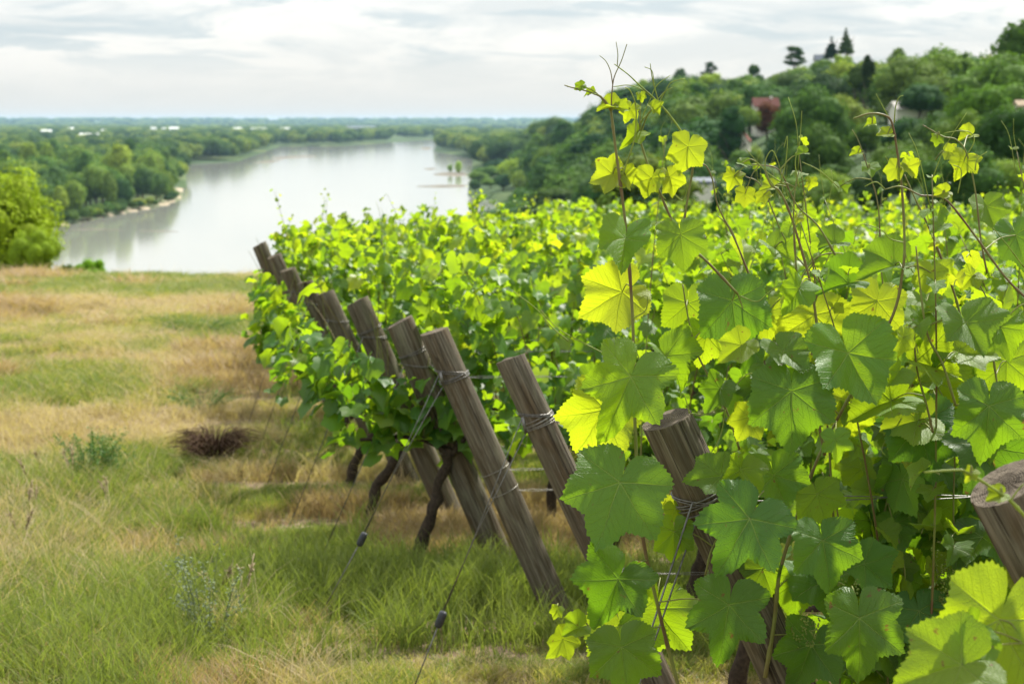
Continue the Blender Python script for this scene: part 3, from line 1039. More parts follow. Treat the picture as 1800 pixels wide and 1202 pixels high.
place_px('broad', 791, 295, 1290, 13, 'small round tree on the islet in the river, the left one', tint=(1.8, 1.9, 1.6), z=WATER + .5)
place_px('tall', 806, 288, 1290, 22, 'taller tree on the islet in the river, the right one', tint=(2.2, 2.3, 1.8), z=WATER + .5, sx=1.4)


def house(px, py_eave, d, w_px, h_px, roof_px, label, wall='wall', roof='roof_red', depth=0.7, rot=0.0, chim=True, name='house', gable_side=False):
    P = at(px, py_eave, d)
    W = w_px / FP * d
    H = h_px / FP * d
    Rf = roof_px / FP * d
    D = W * depth
    zb = min(P.z - H, hz(P.x, P.y) - 0.5)
    e = empty(name, (P.x, P.y, zb), label, 'house' if name == 'house' else 'building')
    e.rotation_euler = (0, 0, rot)
    ze = P.z - zb
    w2, d2 = W / 2, D / 2
    # gable ends at +-x unless gable_side
    if not gable_side:
        V = [(-w2, -d2, 0), (w2, -d2, 0), (w2, d2, 0), (-w2, d2, 0), (-w2, -d2, ze), (w2, -d2, ze), (w2, d2, ze), (-w2, d2, ze), (-w2, 0, ze + Rf), (w2, 0, ze + Rf)]
        F = [(0, 1, 5, 4), (2, 3, 7, 6), (1, 2, 6, 9, 5), (3, 0, 4, 8, 7)]
        o = 0.06 * W
        up = 0.02 * W
        RV = [(-w2 - o, -d2 - o, ze - o * Rf / d2), (w2 + o, -d2 - o, ze - o * Rf / d2), (w2 + o, 0, ze + Rf + up), (-w2 - o, 0, ze + Rf + up), (w2 + o, d2 + o, ze - o * Rf / d2), (-w2 - o, d2 + o, ze - o * Rf / d2)]
    else:
        V = [(-w2, -d2, 0), (w2, -d2, 0), (w2, d2, 0), (-w2, d2, 0), (-w2, -d2, ze), (w2, -d2, ze), (w2, d2, ze), (-w2, d2, ze), (0, -d2, ze + Rf), (0, d2, ze + Rf)]
        F = [(0, 1, 5, 8, 4), (2, 3, 7, 9, 6), (1, 2, 6, 5), (3, 0, 4, 7)]
        o = 0.06 * W
        up = 0.02 * W
        RV = [(-w2 - o, -d2 - o, ze - o * Rf / w2), (-w2 - o, d2 + o, ze - o * Rf / w2), (0, d2 + o, ze + Rf + up), (0, -d2 - o, ze + Rf + up), (w2 + o, d2 + o, ze - o * Rf / w2), (w2 + o, -d2 - o, ze - o * Rf / w2)]
    obj('wall', mesh('wall', V, F, M[wall], False), e)
    th = 0.25
    RV2 = RV + [(a_, b_, c_ - th) for a_, b_, c_ in RV]
    RF = [(0, 1, 2, 3), (3, 2, 4, 5), (7, 6, 9, 8), (8, 9, 11, 10), (0, 6, 7, 1), (5, 4, 10, 11), (0, 3, 9, 6), (3, 5, 11, 9), (1, 7, 8, 2), (2, 8, 10, 4)]
    rf = obj('roof', mesh('roof', RV2, RF, M[roof], False), e)
    if chim:
        cx = w2 * .5
        zz = ze + Rf * .6
        c_ = W * .05
        CV = [(cx + a_ * c_, b_ * c_, zz + k_) for k_ in (0, Rf * .75) for a_, b_ in ((-1, -1), (1, -1), (1, 1), (-1, 1))]
        obj('chimney', mesh('chimney', CV, [(0, 1, 5, 4), (1, 2, 6, 5), (2, 3, 7, 6), (3, 0, 4, 7), (4, 5, 6, 7)], M['wall'], False), rf)
    n = max(2, int(W / 4))
    for k in range(n):
        cx = -w2 + W * (k + .5) / n
        zc = ze - min(H, 5) * .45
        a_, b_ = min(W * .06, .6), min(H * .16, .8)
        y0 = -d2 - 0.05
        WV = [(cx - a_, y0, zc - b_), (cx + a_, y0, zc - b_), (cx + a_, y0, zc + b_), (cx - a_, y0, zc + b_)]
        WV += [(q[0], q[1] + .2, q[2]) for q in WV]
        obj('window', mesh('window', WV, [(0, 1, 2, 3), (0, 4, 5, 1), (1, 5, 6, 2), (2, 6, 7, 3), (3, 7, 4, 0)], M['pane'], False), e)
    taken.append((P.x, P.y, W * .7))
    return e


house(1305, 246, 330, 26, 16, 17, 'small cottage with a pale pinkish gable wall half hidden by trees on the hill', gable_side=True, rot=R(-20))
house(1345, 184, 430, 42, 14, 11, 'larger house with a red tiled roof behind the purple beech', rot=R(6), depth=.5)
house(1443, 105, 575, 22, 10, 8, 'grey slate roofed manor peeping over the trees beside the skyline conifers', roof='roof_slate')
M['tan_roof'] = simple('tan_tiles', (0.36, 0.28, 0.20), 0.9, 0.1, 2.5, 0.25, 0.04)
house(1806, 184, 165, 40, 12, 7, 'house with a tan tiled roof at the right edge among trees', roof='tan_roof', depth=.6)
house(1232, 318, 190, 40, 10, 5, 'low pale building just above the vine tops right of the yellow leaf', wall='wall', roof='roof_slate', chim=False, rot=R(8))
house(1192, 300, 300, 30, 12, 6, 'tiny pale cottage left of the low pale building above the vines', chim=False)

M['pale_roof'] = simple('pale_roof', (0.50, 0.47, 0.43), 0.9, 0.1, 0.8, 0.15)
house(1596, 190, 262, 56, 8, 10, 'low building with a wide pale grey roof among trees on the right slope', roof='pale_roof', chim=False, rot=R(12), depth=.6)
# far white buildings across the plain
for (px, py, wpx, hpx, d, lab) in [
        (157, 241, 30, 7, 2350, 'widest white shed on the plain beyond the left bank woods'),
        (82, 233, 16, 5, 3100, 'white hall at the far left of the plain below the horizon'),
        (110, 228, 36, 3, 4200, 'long low pale hall near the horizon at the left'),
        (188, 232, 18, 4, 3500, 'pale building just right of the widest white shed'),
        (257, 233, 8, 4, 3300, 'tiny white building, leftmost of the row of white blocks over the river bend'),
        (270, 229, 9, 6, 3500, 'small bright white block second in the row over the river bend'),
        (288, 229, 7, 5, 3600, 'smallest white block in the middle of the row over the river bend'),
        (306, 229, 15, 6, 3500, 'wider white block near the right of the row over the river bend'),
        (327, 230, 8, 4, 3600, 'white block at the right end of the row over the river bend'),
        (418, 229, 14, 5, 3900, 'pale building above the dark wood left of the far river reach'),
        (456, 230, 24, 5, 3800, 'long pale building above the far river reach'),
        (501, 230, 16, 6, 3700, 'bright pale block above the far river reach, right of the long one'),
        (635, 226, 46, 4, 4300, 'long pale hall at the horizon above the middle of the river')]:
    P = at(px, py, d)
    house(px, py - hpx * .5, d, wpx, hpx, hpx * .35, lab, 'white_wall', 'roof_slate' if wpx > 40 else 'white_wall', .5, 0, False, 'hall_building')

# left bank: trees one can tell apart
LB = 'broad leafy green tree in the dense wood on the left river bank'


def free(x, y, r0):
    for (a_, b_, c_) in taken:
        if (x - a_) ** 2 + (y - b_) ** 2 < (r0 * .75 + c_ * .75) ** 2:
            return False
    return True


r1 = random.Random(3)
bank = []
tries = 0
while len(bank) < 230 and tries < 60000:
    tries += 1
    y = 600 + 700 * r1.random() ** 1.3
    px = r1.uniform(-120, 345)
    x = (px - 900) / FP * y
    s = float(riv_sd(np.array([x]), np.array([y]))[0])
    if s < 5.5 or s > 260:
        continue
    dmin = 11.5 if s < 40 else 15
    if any((x - a_) ** 2 + (y - b_) ** 2 < dmin * dmin for a_, b_, _, _ in bank):
        continue
    bank.append((x, y, s, px))
for k, (x, y, s, px) in enumerate(bank):
    sc = r1.uniform(1.6, 2.3) if s > 14 else r1.uniform(1.1, 1.7)
    tn = r1.choice([(1, 1.05, .9), (1.25, 1.25, .9), (1.5, 1.4, .9), (.8, .95, .85), (1.1, 1.2, 1.05)])
    kd = 'broad' if r1.random() < .85 else 'tall'
    LB = ('%s %s left-bank tree %s %s' % ('yellow-green' if tn[0] > 1.4 else 'dark green' if tn[0] < .9 else 'fresh green' if tn[0] > 1.2 else 'bluish green' if tn[2] > 1 else 'mid-green',
          'rounded' if kd == 'broad' else 'upright', 'at the water edge' if s < 25 else 'behind the waterside trees' if s < 60 else 'deep in the wood',
          'beside the bush' if px < 110 else 'above the reflections' if px < 230 else 'near the river bend'))
    e = tree(kd, x, y, sc, LB, name='riverside_tree', group='trees of the left bank wood', sx=r1.uniform(.85, 1.1), tint=tn)
# waterside bushes
for k in range(40):
    y = r1.uniform(630, 860)
    i0 = r1.randrange(3, 9)
    a_, b_ = rivL[i0], rivL[i0 + 1]
    f = r1.random()
    p_ = a_ * (1 - f) + b_ * f
    x, y = p_.x - r1.uniform(1, 5), p_.y + r1.uniform(1, 5)
    if float(riv_sd(np.array([x]), np.array([y]))[0]) < 1:
        continue
    tree('broad', x, y, r1.uniform(.35, .6), 'low green bush at the water edge below the left bank wood', 'bush', 'bushes along the left bank', name='waterside_bush', sx=1.3)

# right hill wood; no random tree rises above the skyline of the real hill
SKX = [860, 905, 940, 1000, 1040, 1100, 1150, 1200, 1250, 1300, 1340, 1390, 1440, 1500, 1540, 1600, 1660, 1740, 1800, 1900]
SKY = [330, 300, 238, 216, 192, 148, 133, 123, 130, 136, 127, 118, 108, 102, 100, 86, 72, 76, 56, 45]


VIS = [(1283, 1328, 262, 330), (1316, 1376, 205, 430), (1322, 1375, 245, 400), (1262, 1312, 270, 330), (1483, 1527, 158, 380), (1350, 1515, 290, 240), (1428, 1458, 103, 575),
       (1450, 1505, 97, 560), (1375, 1422, 113, 560), (1545, 1638, 200, 250), (1690, 1785, 235, 150), (1200, 1270, 326, 190), (1510, 1545, 150, 300), (1770, 1830, 200, 165), (1565, 1675, 200, 260)]


def fit_sky(px, y, z, h):
    sy = np.interp(px, SKX, SKY) + 7 * (vnoise(px / 23.0, 0.5, 4) - .3)
    hw = 4.3 * h / 10.2 / y * FP
    for (p0_, p1_, pv_, pd_) in VIS:
        if y < pd_ and p0_ - hw * .8 < px < p1_ + hw * .8:
            sy = max(sy, pv_)
    zt = at(px, float(sy), y).z
    return min(1.0, (zt - z) / h)


RH = 'leafy green tree in the dense wood covering the right-hand hill'
hill = []
tries = 0
while len(hill) < 280 and tries < 80000:
    tries += 1
    u = r1.random()
    y = 85 * (900 / 85) ** (u ** 0.8)
    px = r1.uniform(860, 1850)
    x = (px - 900) / FP * y
    if y < 400 and px < 1000:
        continue
    s = float(riv_sd(np.array([x]), np.array([y]))[0])
    if s < 6:
        continue
    dmin = 7.0 + 10.0 * min(1, y / 450)
    if any((x - a_) ** 2 + (y - b_) ** 2 < dmin * dmin for a_, b_, _, _ in hill) or not free(x, y, dmin * .6):
        continue
    hill.append((x, y, dmin, px))
tints = [(.8, .95, .85), (1, 1, .9), (1.3, 1.25, .75), (.6, .8, .75), (1.6, 1.45, .7), (.7, .85, .7), (1.1, 1.2, .95), (.9, .85, .7), (.5, .7, .6)]
for k, (x, y, dm, px) in enumerate(hill):
    kind = r1.choices(['broad', 'tall', 'conifer', 'cedar'], [.84, .09, .04, .03])[0]
    if y < 330 and kind == 'broad':
        kind = 'fine'
    sc = dm / 8.6 * r1.uniform(.85, 1.15)
    if y < 200:
        sc *= .75
    fk = fit_sky(px, y, hz(x, y), sc * 10.2)
    if fk < .28:
        continue
    sc *= fk
    tn = r1.choice(tints)
    cn = {.8: 'mid-green', 1: 'green', 1.3: 'yellowish green', .6: 'dark green', 1.6: 'bright yellow-green', .7: 'deep green', 1.1: 'pale green', .9: 'olive brown', .5: 'blackish green'}[tn[0]]
    zone = 'behind the vines' if y < 150 else 'low down' if y < 260 else 'mid-slope' if y < 420 else 'high up' if y < 620 else 'far off'
    where = ['at the left shoulder', 'left of the cottage', 'below the purple beech', 'under the skyline conifers', 'near the gravel terrace', 'toward the right edge'][min(5, max(0, int((px - 860) / 165)))]
    RH = '%s %s tree %s %s' % (cn, {'broad': 'round', 'fine': 'round', 'tall': 'upright', 'conifer': 'pointed', 'cedar': 'flat-topped'}[kind], zone, where)
    tree(kind, x, y, sc, RH, group='trees of the hillside wood', tint=tn, sx=r1.uniform(.95, 1.3), sz=r1.uniform(.75, 1.0))
# the rest of the hill wood and all distant woods: real crowns, one mass
P_, S_ = [], []
k = 0
while k < 1500:
    u = r1.random()
    y = 250 * (2600 / 250) ** u
    px = r1.uniform(830, 2300)
    x = (px - 900) / FP * y
    dmin = 9 if y < 900 else 12
    k += 1
    if y < 900 and (not free(x, y, 6) or any((x - a_) ** 2 + (y - b_) ** 2 < 64 for a_, b_, _, _ in hill)):
        continue
    if y < 420 and px < 1850:
        continue
    if float(riv_sd(np.array([x]), np.array([y]))[0]) < 8:
        continue
    z_ = hz(x, y)
    s_0 = r1.uniform(1.05, 1.6)
    fk = fit_sky(px, y, z_, s_0 * 10.2) if px < 1900 else 1
    if fk < .4:
        continue
    P_.append((x, y, z_ - 0.3))
    S_.append(s_0 * fk)
for k in range(5200):
    y = 1150 * (3200 / 1150) ** (r1.random() ** .8)
    px = r1.uniform(-500, 1000)
    x = (px - 900) / FP * y
    s = float(riv_sd(np.array([x]), np.array([y]))[0])
    if s < 8:
        continue
    wood = fbm(np.array([x / 300]), np.array([y / 500]), 55)[0]
    if wood < 0.36 and s > 60:
        continue
    P_.append((x, y, hz(x, y) - 0.3))
    S_.append(r1.uniform(1.5, 2.3) if s > 30 else r1.uniform(1.6, 2.4))
for k in range(1300):                       # between the individual left-bank trees and behind them
    y = r1.uniform(620, 1250)
    px = r1.uniform(-700, 340)
    x = (px - 900) / FP * y
    s = float(riv_sd(np.array([x]), np.array([y]))[0])
    if s < 20 or any((x - a_) ** 2 + (y - b_) ** 2 < 60 for a_, b_, _, _ in bank):
        continue
    P_.append((x, y, hz(x, y) - 0.3))
    S_.append(r1.uniform(1.1, 1.6))
for k in range(6500):
    y = 3000 * (13000 / 3000) ** (r1.random() ** .75)
    px = r1.uniform(-500, 2300)
    x = (px - 900) / FP * y
    s = float(riv_sd(np.array([x]), np.array([y]))[0])
    if s < 20:
        continue
    wood = fbm(np.array([x / 700]), np.array([y / 1300]), 65)[0]
    if wood < 0.42 and y < 8500:
        continue
    P_.append((x, y, hz(x, y) - 1))
    S_.append(r1.uniform(1.8, 3.0) * (1 + y / 9000))
P_, S_ = np.array(P_), np.array(S_)
sc3 = np.stack([S_ * 1.25, S_ * 1.25, np.minimum(S_, 2.4)], 1)
scatter('distant_woods', 'woods spreading over the plain and hills to the horizon', P_, sc3, rng.uniform(0, 6.28, len(P_)), 0.02, CROWN['broad'], 'wood')

# shrubs below the crest
cb = broad(61, 4.6, 4.0, 5.4, 46, 15000, 0.11, (.7, 1.5), core=.62)
CROWN['leafy'] = [cb]
CROWN['leafy2'] = [broad(62, 4.8, 3.2, 3.9, 34, 9000, 0.12, (.8, 1.6))]


def bush(px, py_top, d, w_px, h_px, label, kind='leafy', tint=(1, 1, 1), name='leafy_tree', cat='tree', full=9.8):
    top = at(px, py_top, d)
    z = hz(top.x, top.y)
    sw = w_px / FP * d / 9.6
    sz = min((top.z - z) / full, sw * 1.15)
    z = top.z - full * sz
    e = empty(name, (top.x, top.y, z), label, cat)
    e.scale = (sw, sw, sz)
    e.rotation_euler = (0, 0, px * .1)
    cr = obj('crown', CROWN[kind][0], e)
    cr.color = tint + (1,)
    obj('trunk', TRUNKS[0], e)
    return e


bush(-50, 262, 46, 330, 190, 'bright yellow-green leafy tree at the left edge, behind the grassy crest', tint=(1.4, 1.4, .5), full=9.5)
bush(-190, 330, 40, 240, 150, 'darker green tree behind the bright one, mostly outside the left edge', tint=(1.2, 1.3, .6), full=9.5)
bush(60, 398, 36, 100, 80, 'low yellow-green shrub under the bright tree at the crest', 'leafy2', (1.5, 1.5, .6), 'shrub', 'shrub', 7.5)
bush(158, 452, 29, 74, 34, 'small dark green shrub on the crest against the river, right of the bright tree', 'leafy2', (.9, 1.3, .5), 'shrub', 'shrub', 7.5)
bush(118, 462, 29, 44, 24, 'tiny pale shrub between the bright tree and the dark shrub on the crest', 'leafy2', (1.6, 1.6, .7), 'shrub', 'shrub', 7.5)


# ------------------------------------------------------------------ grape leaves
def leaf_shape(seed, nth, rings, lobe=0.5, serr=0.055, fold=0.25, cup=0.25):
    r_ = np.random.default_rng(seed)
    K = [0, 12, 27, 42, 51, 62, 84, 100, 112, 130, 152, 168, 176, 180]
    Vv = [1.07, .93, .83 - .20 * lobe, .87 - .05 * lobe, .97, .86, .74 - .20 * lobe, .74, .80, .68, .62, .52, .36, .14]
    th = np.linspace(-180, 180, nth, endpoint=False)
    jit = r_.uniform(-.05, .05, 2)
    r = np.interp(np.abs(th), K, Vv)
    r = r * (1 + np.where(th > 0, jit[0], jit[1])) * (1 + .022 * (2 * np.abs((th * 21 / 360 + .3 * np.sin(np.radians(th * 3))) % 1 - .5) - .5)) * (1 + .02 * np.sin(np.radians(th * 5) + r_.uniform(0, 6)))
    alt = np.where(np.arange(nth) % 2 == 0, 1.0, -1.0)
    r = r * (1 + serr * alt * r_.uniform(.5, 1.3, nth) * (np.abs(th) < 170))
    t = np.radians(th)
    rs = np.interp(np.abs(th), K, Vv)
    P, SM = [(0, 0)], [(0, 0)]
    for f in rings:
        rr = r if f == 1 else (np.interp(np.abs(th), K, Vv) * f)
        P += list(zip(rr * np.sin(t), rr * np.cos(t)))
        SM += list(zip(rs * f * np.sin(t), rs * f * np.cos(t)))
    P, SM = np.array(P), np.array(SM)
    x, y = SM[:, 0], SM[:, 1]
    rad_ = np.hypot(x, y)
    an = np.arctan2(x, y)
    ph = r_.uniform(0, 6.28, 4)
    z = fold * np.abs(x) * .75 - cup * rad_ ** 2 * .32 - r_.uniform(.05, .35) * np.clip(y, 0, 2) ** 2 * .55
    z += .11 * rad_ ** 2 * np.sin(2 * an + ph[0]) + .06 * rad_ ** 2 * np.sin(5 * an + ph[1]) + .03 * rad_ ** 3 * np.sin(11 * an + ph[2])
    va = np.radians([0, 50, -50, 108, -108])
    dist = np.min(np.abs(an[:, None] - va[None, :]), axis=1)
    z += .022 * np.sin(np.minimum(dist / .43, 1) * 1.57) * np.clip(rad_ * 2, 0, 1)
    z -= z[0]
    x, y = P[:, 0], P[:, 1]
    V = np.stack([x, y, z], 1)
    F = []
    for k in range(nth):
        k2 = (k + 1) % nth
        F.append((0, 1 + k2, 1 + k))
        for q in range(len(rings) - 1):
            a_, b_ = 1 + q * nth, 1 + (q + 1) * nth
            F.append((a_ + k, a_ + k2, b_ + k2))
            F.append((a_ + k, b_ + k2, b_ + k))
    uv = np.stack([x / 3 + .5, y / 3 + .5], 1)
    V = V / 1.42            # unit width
    return V, F, uv


def leaf_mesh(seed, nth, rings, mat, **kw):
    V, F, uv = leaf_shape(seed, nth, rings, **kw)
    return mesh('vine_leaf', V, F, M[mat], True, uv)


HERO = [leaf_mesh(100 + k, 124, (.25, .5, .75, .95, 1), 'leaf', serr=.026, lobe=l, fold=f, cup=c_) for k, (l, f, c_) in enumerate(
    [(.1, .15, .3), (.3, .3, .35), (.55, .45, .3), (.9, .35, .4), (.2, .7, .3), (.4, .2, .6), (.6, .6, .25), (.3, .4, -.2)])]
NEAR = [leaf_mesh(200 + k, 72, (.45, .93, 1), 'leaf', serr=.032, lobe=l, fold=f, cup=c_) for k, (l, f, c_) in enumerate(
    [(.1, .2, .3), (.35, .4, .35), (.5, .5, .3), (.8, .35, .4), (.2, .8, .3), (.45, .15, .6), (.6, .6, .2), (.3, .4, -.3)])]
MID = [leaf_mesh(300 + k, 18, (.55, 1), 'leaf_plain', lobe=l, fold=f, cup=c_, serr=.03) for k, (l, f, c_) in enumerate(
    [(.1, .1, .3), (.5, .3, .25), (.8, .5, .2), (.2, .7, .3), (.5, .1, .6), (.3, .3, -.2)])]
FARL = [leaf_shape(400 + k, 14, (.55, 1), lobe=l, fold=f, cup=c_, serr=.04) for k, (l, f, c_) in enumerate(
    [(.1, .1, .3), (.5, .5, .25), (.8, .6, .2), (.3, .3, -.3)])]


def basis(T, N):
    N = N.normalized()
    T = (T - N * T.dot(N))
    if T.length < 1e-4:
        T = N.orthogonal()
    T.normalize()
    X = T.cross(N)
    return X, T, N


def leaf_obj(root, J, T, N, size, tone, meshes, r_):
    X, T, N = basis(T, N)
    m3 = Matrix((X, T, N)).transposed()
    o = bpy.data.objects.new('leaf', r_.choice(meshes))
    o.matrix_basis = Matrix.Translation(J - root.location) @ m3.to_4x4() @ Matrix.Diagonal((size * r_.uniform(.86, 1.08), size * r_.uniform(.9, 1.1), size * r_.uniform(.6, 2.1), 1))
    o.parent = root
    o.color = (max(0, min(1, tone)), 0, 0, 1)
    col.objects.link(o)
    return o


def rv(r_, s=1.0):
    return Vector((r_.gauss(0, s), r_.gauss(0, s), r_.gauss(0, s)))


TR = {}


def gnarl(pts, r_, amp):
    out = []
    for i, p_ in enumerate(spline(pts, 5)):
        out.append(p_ + Vector((r_.gauss(0, amp), r_.gauss(0, amp), 0)))
    return out


def make_vine(x, y, seed, label, tier='near', nleaf=260, lean=0.15, xspan=(-.5, .5), top=1.45, tallc=1, group=None, bottom=0.55, sparse=1.0, yshift=0.0, maxobj=300, ramp=None, clear=None):
    r_ = random.Random(seed)
    z0 = hz(x, y)
    root = empty('grapevine', (x, y, z0), label, 'vine', group)
    L = root.location
    cz = .58
    # trunk
    tb = Tubes()
    tp = [(0, 0, -.05), (lean * .25 + r_.uniform(-.03, .03), r_.uniform(-.03, .03), .18), (lean * .7, r_.uniform(-.04, .04), .38), (lean, 0, cz)]
    g_p = gnarl(tp, r_, .006)
    n = len(g_p)
    tb.add(g_p, [(.030 - .010 * i / n) * r_.uniform(.8, 1.25) for i in range(n)], 8)
    obj('trunk', tb.mesh('trunk', M['bark']), root)
    for s_ in (-1, 1):
        tb = Tubes()
        e = xspan[0] * .75 if s_ < 0 else xspan[1] * .75
        ap = gnarl([(lean, 0, cz - .03), (lean + (e - lean) * .4, r_.uniform(-.03, .03), cz + .05), (e, r_.uniform(-.04, .04), cz + .04)], r_, .004)
        tb.add(ap, [.016 - .008 * i / len(ap) for i in range(len(ap))], 6)
        obj('arm', tb.mesh('arm', M['bark']), root)
    # canes
    ncane = max(5, int(11 * (xspan[1] - xspan[0])))
    nodes = []
    far_t = Tubes()
    for c in range(ncane):
        cx = xspan[0] + (xspan[1] - xspan[0]) * (c + r_.random()) / ncane
        tall_ = c < tallc
        if tall_:
            cx = r_.uniform(xspan[0], xspan[1])
        H = (top - cz) * r_.uniform(.75, 1.08) if not tall_ else (top - cz) * r_.uniform(1.12, 1.42)
        if ramp is not None and not tall_:
            H *= ramp + (1 - ramp) * min(1, max(0, (cx - xspan[0]) / .75))
        side = r_.choice((-1, 1)) * r_.uniform(.03, .26)
        lx = r_.uniform(-.22, .16)
        droop = r_.random() < .3 and not tall_
        p0 = Vector((cx, r_.uniform(-.04, .04), cz + .03))
        if droop:
            side *= 1.5
            pts = [p0, p0 + Vector((lx * .3, side * .7, H * .42)), p0 + Vector((lx * .8, side * 1.5, H * .50)), p0 + Vector((lx * 1.3, side * 2.0, H * .15))]
        else:
            pts = [p0, p0 + Vector((lx * .2, side * .4, H * .35)), p0 + Vector((lx * .7, side * .8, H * .72)), p0 + Vector((lx * 1.3, side * 1.1, H))]
        sp = spline(pts, 5)
        n = len(sp)
        rad_ = [(.0042 - .0030 * i / n) * (.8 if tall_ else 1) for i in range(n)]
        if tier == 'near':
            tb = Tubes()
            tb.add(sp, rad_, 6)
            obj('cane', tb.mesh('cane', M['cane']), root)
        else:
            far_t.add(sp, rad_, 3, False)
        m_ = max(5, int(n * 1.0))
        for i in range(1, m_ + 1):
            f = i / m_
            q = sp[min(n - 1, int(f * (n - 1)))]
            nodes.append((q, f, tall_))
        if tall_ and tier != 'far':
            tb = Tubes()
            e = sp[-1]
            for q in range(2):
                d_ = Vector((r_.uniform(-.6, .6), r_.uniform(-.4, .4), 1)).normalized() * r_.uniform(.07, .13)
                tb.add(spline([e - Vector((0, 0, .06 * q)), e + d_ * .5, e + d_ + Vector((r_.uniform(-.03, .03), 0, 0))], 3), [.0012, .001, .0009, .0009, .0008, .0007, .0006], 4)
            obj('tendril', tb.mesh('tendril', M['tendril']), root)
    if tier != 'near':
        tag(obj('canes', far_t.mesh('canes', M['cane']), root), kind='stuff')
    # leaves
    leaves = []
    pet = Tubes()
    for k in range(nleaf):
        q, f, tall_ = nodes[k % len(nodes)] if k < len(nodes) else r_.choice(nodes)
        if tall_ and k >= len(nodes) and r_.random() < .75:
            continue
        if k >= len(nodes):
            q = q + rv(r_, .045)
        sgn = r_.choice((-1, 1))
        out = Vector((r_.uniform(-.8, .8), sgn * r_.uniform(.4, 1), 0)).normalized()
        if q.x < xspan[0] + .12 and r_.random() < .6:
            out = Vector((-1, r_.uniform(-.6, .6), 0)).normalized()
        yng = max(0.0, (q.z - (top - .55)) / .6)
        size = (.135 - .035 * f) * r_.uniform(.6, 1.3) * sparse * (.76 if y < 7 else .72)
        if tall_:
            size = (.085 - .06 * f) * r_.uniform(.8, 1.15)
            yng = .4 + f * .6
        pl = size * r_.uniform(.35, .8)
        J = q + out * pl * .9 + Vector((0, 0, pl * r_.uniform(-.1, .7)))
        if J.z < bottom - .13:
            continue
        if clear is not None:
            Fo_, T_, lo = clear
            f_ = (J.z + L.z - Fo_.z) / (T_.z - Fo_.z)
            if f_ > lo and J.y + L.y < Fo_.y + .08 and abs(J.x + L.x - (Fo_.x + (T_.x - Fo_.x) * f_)) < .16:
                continue
            # the growers keep the post heads free: no shoot hangs before the heads of the posts behind
            W_ = J + L
            skip = False
            for pk_ in 'FGH':
                A_, B_, rp_ = PO[pk_]
                if W_.y < A_.y and A_.y - W_.y < 3.6 and y > 7:
                    k_ = A_.y / W_.y
                    fz = (CAMZ + (W_.z - CAMZ) * k_ - A_.z) / (B_.z - A_.z)
                    if .75 < fz < 1.02 and abs(W_.x * k_ - (A_.x + (B_.x - A_.x) * fz)) < .13:
                        skip = True
            if skip:
                continue
        T = out * .6 + Vector((0, 0, -r_.uniform(.2, 1.0))) + rv(r_, .3)
        N = out * r_.uniform(.1, .9) + Vector((0, 0, r_.uniform(.35, 1.0))) + rv(r_, .33)
        tone = .05 + r_.betavariate(1.5, 3.0) * .75 + yng * .34 * r_.random() + (.2 if r_.random() < .12 else 0)
        if y < 4.8:
            tone += .10 * max(0, (q.z - .7) / .6)
        if y > 7:
            tone += .14 * max(0, (q.z - .9) / .5)
        leaves.append((J.z + (-J.y) * .5 + r_.uniform(0, .25), J, T, N, size, tone))
        if tier != 'far':
            pet.add([q, (q + J) * .5 + Vector((0, 0, .006)), J], [.0014, .0011, .001], 3, False)
    if pet.V:
        tag(obj('leaf_stalks', pet.mesh('leaf_stalks', M['petiole']), root), kind='stuff')
    leaves.sort(key=lambda l: -l[0])
    ms = {'near': NEAR, 'mid': MID, 'far': MID}[tier]
    for l in leaves[:maxobj]:
        leaf_obj(root, l[1] + L, l[2], l[3], l[4], l[5], ms, r_)
    rest = leaves[maxobj:]
    if rest:
        VV, FF, TT, RD_ = [], [], [], []
        base = 0
        for l in rest:
            V_, F_, _ = r_.choice(FARL)
            X, T, N = basis(l[2], l[3])
            m3 = np.array([X[:], T[:], N[:]])
            VV.append((V_ * l[4]) @ m3 + np.array(l[1][:]))
            FF.append(np.array(F_) + base)
            base += len(V_)
            TT.append(np.full(len(V_), min(1, l[5])))
            RD_.append(np.full(len(V_), r_.random()))
        me = fastmesh('foliage', np.concatenate(VV), np.concatenate(FF), M['foliage'], True, attrs={'tone': np.concatenate(TT), 'rnd': np.concatenate(RD_)})
        tag(obj('foliage', me, root), kind='stuff')
    return root


